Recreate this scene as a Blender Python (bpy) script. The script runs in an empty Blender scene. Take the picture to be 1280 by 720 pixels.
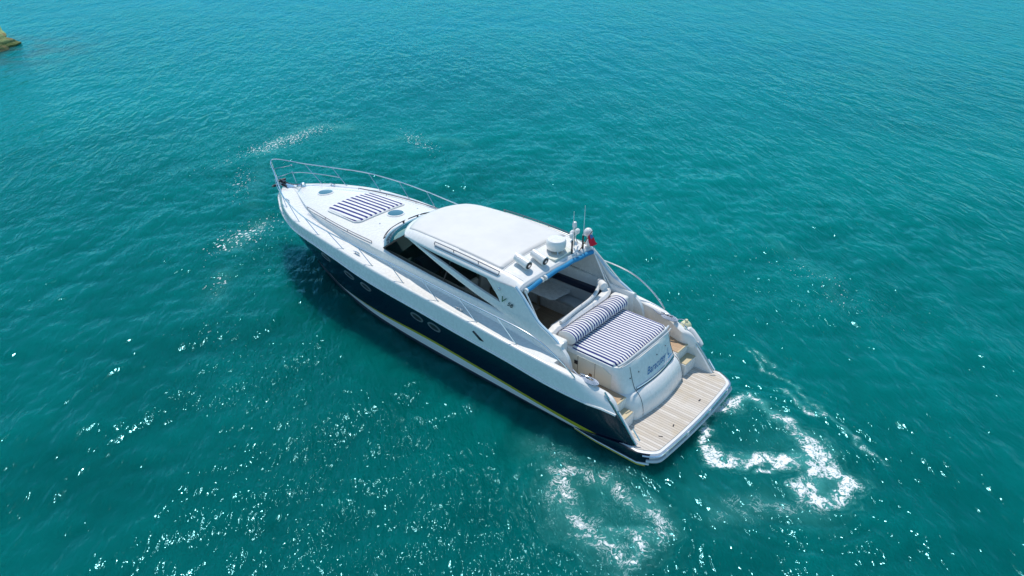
import bpy, bmesh, math, random
import numpy as np
from mathutils import Vector, Matrix
random.seed(7); rng = np.random.default_rng(7)
S = bpy.context.scene
C = S.collection

# ------------------------------------------------------------------ camera, light, exposure
# world frame = boat frame: +X to the bow, +Y to port, Z up, water surface at z = 0
cam = bpy.data.cameras.new('camera'); cam_o = bpy.data.objects.new('camera', cam); C.objects.link(cam_o)
cam.sensor_width = 36.0; cam.lens = 36.0*930/1280; cam.clip_start = 0.1; cam.clip_end = 20000
ch, sh, P = -0.75910726, 0.65096557, math.radians(29.735252707)
R_ = Vector((ch, -sh, 0)); F_ = Vector((sh*math.cos(P), ch*math.cos(P), -math.sin(P)))
F_ = Vector((0.56525066, -0.65915296, -0.49599302)).normalized()
U_ = R_.cross(F_)
m = Matrix((R_, U_, -F_)).transposed().to_4x4(); m.translation = Vector((-6.05281, 14.23201, 12.54179))
cam_o.matrix_world = m
S.camera = cam_o
S.view_settings.view_transform = 'Standard'; S.view_settings.look = 'None'
S.view_settings.gamma = 1.0; S.view_settings.exposure = 0.15
SUN_EL, SUN_AZ = math.radians(63), math.radians(-38)      # azimuth measured from +X
W = bpy.data.worlds.new('World'); S.world = W; W.use_nodes = True
nt = W.node_tree; bg = nt.nodes['Background']
sky = nt.nodes.new('ShaderNodeTexSky'); sky.sky_type = 'NISHITA'; sky.sun_disc = False
sky.sun_elevation = SUN_EL; sky.sun_rotation = math.pi/2 - SUN_AZ; sky.air_density = 0.7; sky.dust_density = 0.15; sky.ozone_density = 2.0
hs = nt.nodes.new('ShaderNodeHueSaturation'); hs.inputs['Saturation'].default_value = 1.05; hs.inputs['Hue'].default_value = .485; nt.links.new(sky.outputs[0], hs.inputs['Color']); wb = nt.nodes.new('ShaderNodeMix'); wb.data_type = 'RGBA'; wb.blend_type = 'MULTIPLY'; wb.inputs[0].default_value = 1; wb.inputs[7].default_value = (.93, .97, .97, 1); nt.links.new(hs.outputs[0], wb.inputs[6]); nt.links.new(wb.outputs[2], bg.inputs[0]); bg.inputs[1].default_value = 0.15
SKY_GAIN = 1.3; wb.inputs[7].default_value = (.93*SKY_GAIN, .97*SKY_GAIN, .97*SKY_GAIN, 1)
sun = bpy.data.lights.new('sun', 'SUN'); sun.energy = 3.3; sun.angle = math.radians(0.53); sun.color = (1, .935, .85)
sun_o = bpy.data.objects.new('sun', sun); C.objects.link(sun_o)
sd = Vector((math.cos(SUN_EL)*math.cos(SUN_AZ), math.cos(SUN_EL)*math.sin(SUN_AZ), math.sin(SUN_EL)))
sun_o.rotation_euler = (-sd).to_track_quat('-Z', 'Y').to_euler()

# ------------------------------------------------------------------ materials
def mat(name, col=(.8, .8, .8), rough=.4, metal=0, coat=0, **kw):
    M = bpy.data.materials.new(name); M.use_nodes = True
    b = M.node_tree.nodes['Principled BSDF']
    b.inputs['Base Color'].default_value = (*col, 1); b.inputs['Roughness'].default_value = rough
    b.inputs['Metallic'].default_value = metal; b.inputs['Coat Weight'].default_value = coat
    b.inputs['Coat Roughness'].default_value = .04
    for k, v in kw.items(): b.inputs[k.replace('_', ' ')].default_value = v
    return M
class N:                                                     # tiny node helper
    def __init__(s, M): s.t = M.node_tree; s.b = s.t.nodes.get('Principled BSDF')
    def n(s, kind, **kw):
        x = s.t.nodes.new(kind)
        for k, v in kw.items(): setattr(x, k, v)
        return x
    def l(s, a, b): s.t.links.new(a, b)
    def math(s, op, a, b=None, c=None, clamp=False):
        x = s.n('ShaderNodeMath', operation=op, use_clamp=clamp)
        for i, v in enumerate((a, b, c)):
            if v is None: continue
            if isinstance(v, (int, float)): x.inputs[i].default_value = v
            else: s.l(v, x.inputs[i])
        return x.outputs[0]
    def mix(s, f, a, b):
        x = s.n('ShaderNodeMix', data_type='RGBA')
        for i, v in ((0, f), (6, a), (7, b)):
            if isinstance(v, (int, float)): x.inputs[i].default_value = v
            elif isinstance(v, tuple): x.inputs[i].default_value = (*v, 1)
            else: s.l(v, x.inputs[i])
        return x.outputs[2]
    def noise(s, scale, vec=None, detail=3, rough=.5, dist=0):
        x = s.n('ShaderNodeTexNoise'); x.inputs['Scale'].default_value = scale; x.inputs['Detail'].default_value = detail
        x.inputs['Roughness'].default_value = rough; x.inputs['Distortion'].default_value = dist
        s.l(vec if vec is not None else s.pos(), x.inputs['Vector']); return x.outputs['Fac']
    def pos(s): return s.n('ShaderNodeNewGeometry').outputs['Position']
    def obj(s): return s.n('ShaderNodeTexCoord').outputs['Object']
    def sep(s, v):
        x = s.n('ShaderNodeSeparateXYZ'); s.l(v, x.inputs[0]); return x.outputs
    def scale(s, v, sx, sy, sz, rz=0):
        x = s.n('ShaderNodeMapping'); x.inputs['Scale'].default_value = (sx, sy, sz); x.inputs['Rotation'].default_value = (0, 0, rz)
        s.l(v, x.inputs['Vector']); return x.outputs[0]
    def ramp(s, v, a, b, lo=0., hi=1.):
        x = s.n('ShaderNodeMapRange', interpolation_type='SMOOTHSTEP')
        s.l(v, x.inputs[0])
        for i, q in enumerate((a, b, lo, hi)): x.inputs[i+1].default_value = q
        return x.outputs[0]
    def bump(s, h, strength, dist=1., normal=None):
        x = s.n('ShaderNodeBump'); x.inputs['Strength'].default_value = strength; x.inputs['Distance'].default_value = dist
        s.l(h, x.inputs['Height'])
        if normal is not None: s.l(normal, x.inputs['Normal'])
        return x.outputs[0]

def gelcoat(name, col, rough, var=.04):
    M = mat(name, col, rough, coat=.35); q = N(M)
    n = q.noise(2.3, q.obj(), 5, .6)
    f = q.ramp(n, .35, .7)
    q.l(q.mix(f, tuple(c*(1-var) for c in col), col), q.b.inputs['Base Color'])
    q.l(q.ramp(q.noise(9, q.obj(), 4), .3, .7, rough*.8, rough*1.35), q.b.inputs['Roughness'])
    return M
WHITE = gelcoat('white_gelcoat', (.81, .79, .75), .25)
NONSKID = mat('white_nonskid', (.78, .78, .76), .6)
q = N(NONSKID); q.l(q.mix(q.ramp(q.noise(1.4, q.obj(), 5, .65), .35, .7), (.70, .70, .69), (.77, .77, .76)), q.b.inputs['Base Color'])
q.l(q.bump(q.noise(160, q.obj(), 2), .25, .004), q.b.inputs['Normal'])
CREAM = gelcoat('cream_gelcoat', (.70, .70, .60), .35, .06)
NAVY = mat('navy_gelcoat', (.003, .010, .026), .14, coat=.15)
q = N(NAVY); q.l(q.bump(q.noise(1.1, q.obj(), 2), .04, .2), q.b.inputs['Normal'])
q.l(q.ramp(q.noise(7, q.obj(), 5, .6), .3, .8, .08, .22), q.b.inputs['Roughness'])
YEL = mat('yellow_boot_line', (.46, .42, .02), .3, coat=.3)
BOOT = mat('white_boot_stripe', (.80, .82, .82), .3, coat=.3)
ANTI = mat('antifouling', (.01, .03, .05), .7)
CHROME = mat('stainless', (.66, .66, .67), .16, 1)
PORTRIM = mat('porthole_rim', (.24, .25, .26), .3, .4)
RAILM = mat('dark_stainless', (.22, .20, .21), .3, .8)  # darker stainless tone, sets the grab rails off from the white roof and deck
DARKM = mat('dark_metal', (.05, .05, .055), .35, .6)
RUB = mat('grey_rubber', (.55, .57, .58), .35)
BLACK = mat('black_rubber', (.015, .015, .017), .5)
HTOP = mat('hardtop_panel', (.76, .755, .735), .55)
q = N(HTOP); q.l(q.mix(q.ramp(q.noise(1.2, q.obj(), 6, .65), .3, .72), (.63, .62, .59), (.69, .675, .65)), q.b.inputs['Base Color'])
q.l(q.bump(q.noise(60, q.obj(), 3), .15, .004), q.b.inputs['Normal'])

def teak(name, c1, c2, pitch=.062, along='X'):
    M = mat(name, c1, .7); q = N(M)
    o = q.sep(q.obj()); y = o[1] if along == 'X' else o[0]
    u = q.math('DIVIDE', y, pitch); fr = q.math('FRACT', u); fl = q.math('FLOOR', u)
    wn = q.n('ShaderNodeTexWhiteNoise', noise_dimensions='1D'); q.l(fl, wn.inputs['W'])
    grain = q.noise(1, q.scale(q.obj(), *((3, 60, 3) if along == 'X' else (60, 3, 3))), 5, .6)
    st = q.noise(1.6, q.obj(), 5, .6)
    a = q.mix(wn.outputs[0], c1, c2)
    a = q.mix(q.ramp(grain, .3, .75, 0, .55), a, tuple(c*.72 for c in c1))
    a = q.mix(q.ramp(st, .5, .75, 0, .5), a, (.50, .39, .24))
    seam = q.math('LESS_THAN', fr, .10)
    a = q.mix(seam, a, (.20, .16, .13))
    q.l(a, q.b.inputs['Base Color'])
    q.l(q.bump(q.math('SUBTRACT', 1., seam), .4, .003), q.b.inputs['Normal'])
    return M
TEAK_OLD = teak('weathered_teak', (.68, .62, .55), (.50, .43, .35), .085)
TEAK_NEW = teak('warm_teak', (.50, .34, .21), (.44, .29, .17))
TEAK_IN = teak('cockpit_teak', (.46, .29, .18), (.38, .24, .14))
TEAK_TRIM = mat('teak_trim', (.55, .45, .28), .55)
WOOD = mat('varnished_wood', (.16, .075, .03), .25, coat=.5)
q = N(WOOD); q.l(q.mix(q.noise(1, q.scale(q.obj(), 22, 22, 1.5), 4), (.10, .05, .02), (.24, .12, .05)), q.b.inputs['Base Color'])

def stripes(name, period, duty, axis=1, off=0., gap=None):
    M = mat(name, (.8, .8, .8), .85); q = N(M)
    o = q.sep(q.obj()); u = q.math('DIVIDE', q.math('ADD', o[axis], off), period)
    wob = q.math('MULTIPLY', q.math('SUBTRACT', q.noise(1.6, q.obj(), 1), .5), .20)
    d = q.math('LESS_THAN', q.math('FRACT', q.math('ADD', u, wob)), duty)
    wv = q.noise(140, q.obj(), 2)
    dirt = q.ramp(q.noise(3, q.obj(), 4), .4, .75)
    base = q.mix(dirt, (.80, .79, .76), (.72, .71, .68))
    q.l(q.mix(d, base, (.010, .022, .17)), q.b.inputs['Base Color'])
    h = q.math('ADD', q.math('MULTIPLY', wv, .15), q.noise(5, q.obj(), 3))
    q.l(q.bump(h, .35, .03), q.b.inputs['Normal'])
    return M
PAD_F = stripes('navy_stripe_canvas_wide', .187, .46, 1, -.022)
PAD_A = stripes('navy_stripe_canvas', .102, .47, 1, .01)
PAD_PLAIN = mat('white_canvas', (.76, .76, .74), .85)
SEAT = mat('grey_white_vinyl', (.62, .63, .62), .45)
q = N(SEAT); q.l(q.bump(q.noise(6, q.obj(), 3), .3, .03), q.b.inputs['Normal'])
DASH = mat('dark_dashboard_vinyl', (.02, .03, .035), .6)
SOFA = mat('taupe_fabric', (.50, .40, .32), .9)
NAVYV = mat('navy_vinyl', (.01, .018, .05), .45)
BLUE = mat('blue_canvas', (.012, .23, .46), .75)
q = N(BLUE); q.l(q.bump(q.noise(1, q.scale(q.obj(), 12, 3, 12), 3), .6, .03), q.b.inputs['Normal'])
PALEBLUE = mat('pale_blue_canvas', (.46, .62, .72), .7)
RED = mat('red_flag_cloth', (.62, .01, .04), .8)
FEND = mat('cream_fender_vinyl', (.66, .64, .40), .45)
ROPE = mat('blue_white_rope', (.5, .55, .62), .9)
q = N(ROPE); w = q.n('ShaderNodeTexWave'); w.inputs['Scale'].default_value = 18; w.inputs['Distortion'].default_value = 3; q.l(q.obj(), w.inputs['Vector'])
q.l(q.mix(q.ramp(w.outputs['Fac'], .35, .6), (.03, .09, .22), (.72, .74, .76)), q.b.inputs['Base Color'])
LETTER = mat('blue_lettering', (.03, .17, .42), .35)
GREENL = mat('green_lettering', (.02, .12, .04), .35)
PORTGLASS = mat('smoked_acrylic', (.03, .13, .16), .06, coat=.5)
ROCKD = None

def glass(name, tint, refl, gcol=(1, 1, 1)):
    M = bpy.data.materials.new(name); M.use_nodes = True; t = M.node_tree
    for n_ in list(t.nodes):
        if n_.type != 'OUTPUT_MATERIAL': t.nodes.remove(n_)
    out = [n_ for n_ in t.nodes][0]
    tr = t.nodes.new('ShaderNodeBsdfTransparent'); tr.inputs[0].default_value = (*tint, 1)
    gl = t.nodes.new('ShaderNodeBsdfGlossy'); gl.inputs[0].default_value = (*gcol, 1); gl.inputs['Roughness'].default_value = .02
    fr = t.nodes.new('ShaderNodeLayerWeight'); fr.inputs[0].default_value = refl
    mx = t.nodes.new('ShaderNodeMixShader'); t.links.new(fr.outputs['Fresnel'], mx.inputs[0]); t.links.new(tr.outputs[0], mx.inputs[1]); t.links.new(gl.outputs[0], mx.inputs[2])
    t.links.new(mx.outputs[0], out.inputs[0]); return M
GLASS = glass('tinted_glass', (.60, .55, .50), .14, (.8, .8, .8))
WGLASS = glass('windscreen_glass', (.24, .46, .54), .42, (.55, .82, .95))

# ------------------------------------------------------------------ geometry helpers
def link(name, me, parent=None, label=None):
    o = bpy.data.objects.new(name, me); C.objects.link(o)
    if parent is not None: o.parent = parent
    if label: o['label'] = label
    return o
def mesh(name, vs, fs, mats, parent=None, smooth=True, idx=None, ang=35, label=None, recalc=True):
    me = bpy.data.meshes.new(name); me.from_pydata([tuple(v) for v in vs], [], [tuple(f) for f in fs])
    if not isinstance(mats, (list, tuple)): mats = [mats]
    for k in mats: me.materials.append(k)
    if idx is not None: me.polygons.foreach_set('material_index', idx)
    if recalc:
        b = bmesh.new(); b.from_mesh(me); bmesh.ops.remove_doubles(b, verts=b.verts, dist=1e-5)
        bmesh.ops.recalc_face_normals(b, faces=b.faces); b.to_mesh(me); b.free()
    if smooth:
        me.polygons.foreach_set('use_smooth', [True]*len(me.polygons)); me.set_sharp_from_angle(angle=math.radians(ang))
    me.update(); return link(name, me, parent, label)
class MB:                                                    # collects shapes into ONE mesh
    def __init__(s): s.v = []; s.f = []; s.i = []
    def add(s, vs, fs, mi=0):
        k = len(s.v); s.v += [tuple(v) for v in vs]; s.f += [tuple(a+k for a in f) for f in fs]; s.i += [mi]*len(fs); return s
    def grid(s, rows, closed_u=False, closed_v=False, mi=0):
        n, m_ = len(rows), len(rows[0]); vs = [p for r in rows for p in r]; fs = []
        for i in range(n if closed_v else n-1):
            for j in range(m_ if closed_u else m_-1):
                a = i*m_+j; b_ = i*m_+(j+1) % m_; c = ((i+1) % n)*m_+(j+1) % m_; d = ((i+1) % n)*m_+j
                fs.append((a, b_, c, d))
        return s.add(vs, fs, mi)
    def box(s, c, size, rz=0, ry=0, mi=0):
        hx, hy, hz = [a/2 for a in size]; M_ = Matrix.Rotation(rz, 3, 'Z') @ Matrix.Rotation(ry, 3, 'Y')
        vs = [Vector(c)+M_ @ Vector((x*hx, y*hy, z*hz)) for x in (-1, 1) for y in (-1, 1) for z in (-1, 1)]
        return s.add(vs, [(0, 1, 3, 2), (4, 6, 7, 5), (0, 4, 5, 1), (2, 3, 7, 6), (0, 2, 6, 4), (1, 5, 7, 3)], mi)
    def tube(s, pts, r, n=8, closed=False, mi=0, caps=True):
        pts = [Vector(p) for p in pts]; L = len(pts); rows = []; up = None
        rr = r if isinstance(r, (list, tuple)) else [r]*L
        for i, p in enumerate(pts):
            a = pts[(i-1) % L] if (i > 0 or closed) else p; b_ = pts[(i+1) % L] if (i < L-1 or closed) else p
            t = (b_-a).normalized()
            if up is None:
                up = Vector((0, 0, 1)) if abs(t.z) < .9 else Vector((1, 0, 0))
            x = t.cross(up).normalized(); up = x.cross(t).normalized()
            rows.append([p+(x*math.cos(2*math.pi*k/n)+up*math.sin(2*math.pi*k/n))*rr[i] for k in range(n)])
        k0 = len(s.v); s.grid(rows, closed_u=True, closed_v=closed, mi=mi)
        if caps and not closed:
            s.f.append(tuple(range(k0, k0+n))); s.f.append(tuple(range(k0+(L-1)*n, k0+L*n))); s.i += [mi, mi]
        return s
    def prism(s, poly, a, b_, axis=2, mi=0):                 # polygon in the two other axes, extruded from a to b_ along axis
        def P3(p, h):
            if axis == 2: return (p[0], p[1], h)
            if axis == 1: return (p[0], h, p[1])
            return (h, p[0], p[1])
        n = len(poly); vs = [P3(p, a) for p in poly]+[P3(p, b_) for p in poly]
        return s.add(vs, [tuple(range(n)), tuple(range(n, 2*n))]+[(k, (k+1) % n, n+(k+1) % n, n+k) for k in range(n)], mi)
    def sphere(s, c, r, n=14, m_=9, sc=(1, 1, 1), mi=0):
        rows = []
        for i in range(m_+1):
            th = math.pi*i/m_
            rows.append([(c[0]+r*sc[0]*math.sin(th)*math.cos(2*math.pi*k/n), c[1]+r*sc[1]*math.sin(th)*math.sin(2*math.pi*k/n), c[2]+r*sc[2]*math.cos(th)) for k in range(n)])
        return s.grid(rows, closed_u=True, mi=mi)
    def build(s, name, mats, parent=None, smooth=True, ang=35, label=None, bev=0, solid=0):
        o = mesh(name, s.v, s.f, mats, parent, smooth, None if s.i is None else s.i, ang, label) if not s.i or max(s.i) == 0 else s._b(name, mats, parent, smooth, ang, label)
        if solid:
            md = o.modifiers.new('thickness', 'SOLIDIFY'); md.thickness = solid; md.offset = -1
        if bev:
            md = o.modifiers.new('bevel', 'BEVEL'); md.width = bev; md.segments = 3; md.limit_method = 'ANGLE'; md.angle_limit = math.radians(40)
            md.harden_normals = False
        return o
    def _b(s, name, mats, parent, smooth, ang, label):
        return mesh(name, s.v, s.f, mats, parent, smooth, s.i, ang, label)
def pch(tab):                                                # monotone cubic through (x, v...) rows
    tab = sorted(tab); X = np.array([t[0] for t in tab], float); Y = np.array([t[1] for t in tab], float)
    h = np.diff(X); d = np.diff(Y)/h; mm = np.zeros_like(X)
    mm[0], mm[-1] = d[0], d[-1]
    for i in range(1, len(X)-1):
        if d[i-1]*d[i] > 0:
            w1, w2 = 2*h[i]+h[i-1], h[i]+2*h[i-1]; mm[i] = (w1+w2)/(w1/d[i-1]+w2/d[i])
    def f(x):
        x = min(max(x, X[0]), X[-1]); i = min(max(int(np.searchsorted(X, x))-1, 0), len(h)-1); t = (x-X[i])/h[i]
        return float((2*t**3-3*t*t+1)*Y[i]+(t**3-2*t*t+t)*h[i]*mm[i]+(-2*t**3+3*t*t)*Y[i+1]+(t**3-t*t)*h[i]*mm[i+1])
    return f
def line3(tab):                                              # curve keyed on x -> (y, z)
    fy = pch([(t[0], t[1]) for t in tab]); fz = pch([(t[0], t[2]) for t in tab])
    xs = [t[0] for t in tab]; return fy, fz, min(xs), max(xs)
def smooth_path(pts, n=8, closed=False):
    pts = [Vector(p) for p in pts]; L = len(pts); out = []
    for i in range(L if closed else L-1):
        p0 = pts[i-1] if (i > 0 or closed) else pts[0]*2-pts[1]
        p1, p2 = pts[i], pts[(i+1) % L]; p3 = pts[(i+2) % L] if (i+2 < L or closed) else p2*2-p1
        for k in range(n):
            t = k/n
            out.append(.5*((2*p1)+(-p0+p2)*t+(2*p0-5*p1+4*p2-p3)*t*t+(-p0+3*p1-3*p2+p3)*t**3))
    if not closed: out.append(pts[-1])
    return out
def mirror(pts): return [(p[0], -p[1], p[2]) for p in pts]
def thing(name, label, cat, loc=(0, 0, 0), group=None):
    o = bpy.data.objects.new(name, None); C.objects.link(o); o.location = loc; o['label'] = label; o['category'] = cat
    if group: o['group'] = group
    return o
def tag(o, label, cat, group=None):
    o['label'] = label; o['category'] = cat
    if group: o['group'] = group
    return o

# ------------------------------------------------------------------ water
RINGS = [  # (polyline in metres on the water, width, density)
 ([(-.17,-1.29),(-.08,-.69),(-.33,.12),(-.69,.63),(-1.11,.78),(-1.53,.6),(-1.74,.17),(-1.99,-.19)], .10, 1.1),
 ([(-.69,.45),(-1.11,.55),(-1.45,.35),(-1.70,.1)], .17, .9),
 ([(-.17,-1.45),(-.34,-1.88),(-.78,-1.9),(-1.23,-1.9),(-1.7,-1.82),(-2.08,-1.66),(-2.38,-1.44)], .12, .85),
 ([(-2.38,-1.44),(-2.67,-1.3),(-3.03,-1.04),(-3.34,-.71),(-3.69,-.6)], .20, 1.0),
 ([(-3.69,-.6),(-3.58,-.03),(-3.3,.43),(-3.04,.24),(-2.9,-.22),(-2.57,-.47),(-2.29,-.41),(-1.9,.0)], .17, 1.0),
 ([(-2.3,-1.4),(-2.5,-1.0),(-2.85,-.5),(-3.1,.0)], .22, .9),
 ([(-1.95,-.3),(-2.2,.25),(-2.0,.5)], .07, .8),
 ([(-.4,-1.7),(-.1,-1.1)], .16, .85),
 ([(.56,-4.0),(-.2,-3.75),(-1.48,-3.14),(-3.03,-2.39),(-3.98,-1.86)], .06, .50),
 ([(-1.04,-2.85),(-1.66,-2.7),(-2.33,-2.62)], .07, .6), ([(.3,-4.2),(-.3,-4.0)], .06, .6),
 ([(-.25,4.28),(-.51,4.2),(-.81,3.88),(-1.12,4.23),(-1.05,4.57)], .16, .75),
 ([(1.49,3.71),(1.36,3.26),(.56,3.09),(-.27,3.03),(-.92,3.41),(-1.14,3.94)], .26, .62),
 ([(1.6,3.4),(1.2,4.1),(.5,4.4),(-.3,4.6),(-.8,4.7)], .40, .62),
 ([(2.8,3.2),(1.8,2.9),(.6,2.6)], .4, .36), ([(-1.9,2.2),(-2.2,1.4),(-2.9,1.0),(-3.5,.9)], .35, .42),
 ([(26.57,-4.77),(27.79,-7.03),(27.86,-9.14),(26.31,-10.11)], .5, .34), ([(23.46,-9.38),(22.46,-11.26),(20.0,-12.34)], .4, .30),
 ([(18.18,2.11),(18.96,.94),(19.47,-.11)], .4, .36), ([(16.8,3.3),(15.4,4.4)], .4, .28), ([(21,-.5),(23.5,-2.5),(26.4,-4.6)], .4, .22),
 ([(3.2,-11.6),(.8,-10.4),(-.8,-8.6)], .3, .22)]
def axis(segs, far):
    out = []
    for a, b_, st in segs: out += list(np.arange(a, b_, st))
    out.append(segs[-1][1]); lo, hi = [], []
    st = segs[0][2]; x = out[0]
    while x > -far: st *= 1.13; x -= st; lo.append(x)
    st = segs[-1][2]; x = out[-1]
    while x < far: st *= 1.13; x += st; hi.append(x)
    return np.array(lo[::-1]+out+hi)
xs = axis([(-8, -4.6, .09), (-4.6, 2.4, .035), (2.4, 6, .07), (6, 30, .11)], 6000)
ys = axis([(-16, -5, .11), (-5, 5.6, .035), (5.6, 14, .09)], 6000)
X, Y = np.meshgrid(xs, ys, indexing='ij')
foam = np.zeros_like(X)
WX = X+.10*np.sin(2.9*Y+1.3*X)+.07*np.sin(6.3*Y-3.1*X+1)+.035*np.sin(13*Y+7*X)+.02*np.sin(27*Y-15*X)
WY = Y+.10*np.sin(3.3*X-1.1*Y+2)+.07*np.sin(5.9*X+3.7*Y)+.035*np.sin(12*X-9*Y)+.02*np.sin(25*X+17*Y)
for pts, w_, d_ in RINGS:
    pl = np.array([tuple(p)[:2] for p in smooth_path([(a, b_, 0) for a, b_ in pts], 5)])
    x0, x1, y0, y1 = pl[:, 0].min()-7*w_, pl[:, 0].max()+7*w_, pl[:, 1].min()-7*w_, pl[:, 1].max()+7*w_
    i0, i1 = np.searchsorted(xs, [x0, x1]); j0, j1 = np.searchsorted(ys, [y0, y1])
    sx, sy = WX[i0:i1, j0:j1], WY[i0:i1, j0:j1]; D = np.full(sx.shape, 1e9)
    for a, b_ in zip(pl[:-1], pl[1:]):
        ab = b_-a; t = np.clip(((sx-a[0])*ab[0]+(sy-a[1])*ab[1])/(ab@ab+1e-12), 0, 1)
        D = np.minimum(D, np.hypot(sx-a[0]-t*ab[0], sy-a[1]-t*ab[1]))
    foam[i0:i1, j0:j1] = np.maximum(foam[i0:i1, j0:j1], d_*np.maximum(np.exp(-(D/(1.35*w_))**1.5/1.3), .62*np.exp(-(D/(3.2*w_))**2)*(.45+.55*np.cos(2*math.pi*D/(w_*.9)))))
for cx, cy, rx, ry, d_ in ((-1.9, -.6, 2.0, 1.4, .22), (.2, 3.8, 1.7, 1.3, .30), (-1.6, 2.0, 2.2, 1.6, .18), (27.5, -7.5, 2.5, 4, .15), (18.8, 1.0, 1.2, 2.4, .14)):
    foam = np.maximum(foam, d_*np.exp(-((X-cx)/rx)**2-((Y-cy)/ry)**2))
Z = np.zeros_like(X)
fade = np.exp(-(np.maximum(np.hypot(X-5, Y)-14, 0)/10)**2)
for k in range(34):
    lam = .35*1.085**k*1.0; an = rng.normal(math.radians(200), .75); a_ = .0052*lam**.75; ph = rng.uniform(0, 7)
    Z += a_*np.sin(2*math.pi*(X*math.cos(an)+Y*math.sin(an))/lam+ph+.8*np.sin(X*.6+Y*.4*((k % 3)-1)+k))
for cx, cy, R0, lam, am in ((-1.9, -.4, 2.6, .42, .016), (.2, 3.9, 1.9, .36, .014), (-.8, 1.5, 4.5, .6, .010), (24, -7, 6, .8, .012)):
    r = np.hypot(X-cx, (Y-cy)*1.15); Z += am*np.sin(2*math.pi*r/lam)*np.exp(-((r-R0)/(R0*.45))**2)
Z = Z*fade-.01+.012*np.minimum(foam, 1)*np.sin(37*X+11*np.sin(9*Y))*np.sin(31*Y+9*np.sin(8*X))
nx, ny = X.shape
me = bpy.data.meshes.new('water')
co = np.stack([X, Y, Z], -1).reshape(-1, 3).astype(np.float32)
I = np.arange((nx-1)*(ny-1)); i_, j_ = I//(ny-1), I % (ny-1); a = i_*ny+j_
fc = np.stack([a, a+ny, a+ny+1, a+1], 1).astype(np.int32)
me.vertices.add(len(co)); me.vertices.foreach_set('co', co.ravel())
me.loops.add(fc.size); me.loops.foreach_set('vertex_index', fc.ravel())
me.polygons.add(len(fc)); me.polygons.foreach_set('loop_start', (np.arange(len(fc))*4).astype(np.int32)); me.polygons.foreach_set('loop_total', np.full(len(fc), 4, np.int32))
me.update(calc_edges=True); me.polygons.foreach_set('use_smooth', np.ones(len(fc), bool))
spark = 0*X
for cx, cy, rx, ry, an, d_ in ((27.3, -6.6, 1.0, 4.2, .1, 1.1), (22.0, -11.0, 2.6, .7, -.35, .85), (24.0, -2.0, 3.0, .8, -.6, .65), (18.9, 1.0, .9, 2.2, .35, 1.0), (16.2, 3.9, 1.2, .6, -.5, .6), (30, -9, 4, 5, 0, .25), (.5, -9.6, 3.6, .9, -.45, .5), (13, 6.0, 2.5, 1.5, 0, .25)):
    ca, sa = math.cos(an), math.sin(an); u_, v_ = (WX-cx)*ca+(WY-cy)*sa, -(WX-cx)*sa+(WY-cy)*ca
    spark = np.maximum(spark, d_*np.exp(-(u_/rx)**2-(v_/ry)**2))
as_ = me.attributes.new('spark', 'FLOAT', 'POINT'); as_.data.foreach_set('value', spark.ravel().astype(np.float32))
chop = .50+.45*np.exp(-((X-7)/10)**2-((Y-7)/7)**2)
for cx, cy, rx, ry, d_ in ((3.2, 4.6, 3.2, 1.5, 1.9), (.3, 3.9, 2.2, 1.7, 1.1), (5.5, 6.8, 5, 2.2, 1.2), (9.5, 5.0, 3, 1.2, .5), (-2.2, -.3, 2.2, 2.0, .7), (26, -7, 5, 6, .6), (18.5, 2, 3, 3, .6), (-.5, -9, 4, 2.5, .5), (3.5, 9, 5, 3, .45)):
    chop = chop+d_*np.exp(-((X-cx)/rx)**2-((Y-cy)/ry)**2)
chop = chop*(1-.6*np.exp(-((Y-2.7)/.7)**2)*(X > 2)*(X < 15))
ac_ = me.attributes.new('chop', 'FLOAT', 'POINT'); ac_.data.foreach_set('value', chop.ravel().astype(np.float32))
at_ = me.attributes.new('foam', 'FLOAT', 'POINT'); at_.data.foreach_set('value', foam.ravel().astype(np.float32))
WAT = mat('sea_water', (0, .1, .09), .115, Specular_IOR_Level=0., IOR=1.333, Subsurface_Weight=1.0, Subsurface_Scale=6.0); q = N(WAT); g = q.pos()
big = q.noise(.035, g, 4, .55, .6); med = q.noise(.22, g, 4, .55, .4)
body = q.mix(q.ramp(big, .34, .66), (.0002, .086, .080), (.0003, .132, .124))
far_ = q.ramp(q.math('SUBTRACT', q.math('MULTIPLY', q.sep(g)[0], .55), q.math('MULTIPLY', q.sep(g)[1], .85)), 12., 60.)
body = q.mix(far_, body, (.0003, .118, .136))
body = q.mix(q.ramp(med, .4, .68, 0, .35), body, (.0005, .142, .132))
# shoal of brown weed round the rocks
vd = q.n('ShaderNodeVectorMath', operation='DISTANCE'); q.l(g, vd.inputs[0]); vd.inputs[1].default_value = (62, -3.5, 0)
sh_ = q.math('MULTIPLY', q.ramp(vd.outputs['Value'], 3., 11., 1, 0), q.ramp(q.noise(.5, g, 4), .35, .6))
body = q.mix(q.math('MULTIPLY', sh_, .6), body, (.03, .07, .065))
fa = q.n('ShaderNodeAttribute', attribute_name='foam').outputs['Fac']
warp = q.n('ShaderNodeTexNoise'); warp.inputs['Scale'].default_value = 1.7; warp.inputs['Detail'].default_value = 3; q.l(g, warp.inputs['Vector'])
vm = q.n('ShaderNodeVectorMath', operation='MULTIPLY_ADD'); q.l(warp.outputs['Color'], vm.inputs[0]); vm.inputs[1].default_value = (.9, .9, .9); q.l(g, vm.inputs[2])
v1 = q.noise(7.0, vm.outputs[0], 7, .62, .8)
ridge = q.math('SUBTRACT', 1., q.math('MULTIPLY', q.math('ABSOLUTE', q.math('SUBTRACT', v1, .5)), 9.), clamp=True)   # thin foam filaments
v2 = q.noise(19, vm.outputs[0], 7, .72)
ff = q.math('ADD', q.math('MULTIPLY', ridge, .50), q.math('MULTIPLY', v2, .62))
v3 = q.noise(13, g, 3, .55, .4)
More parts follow.
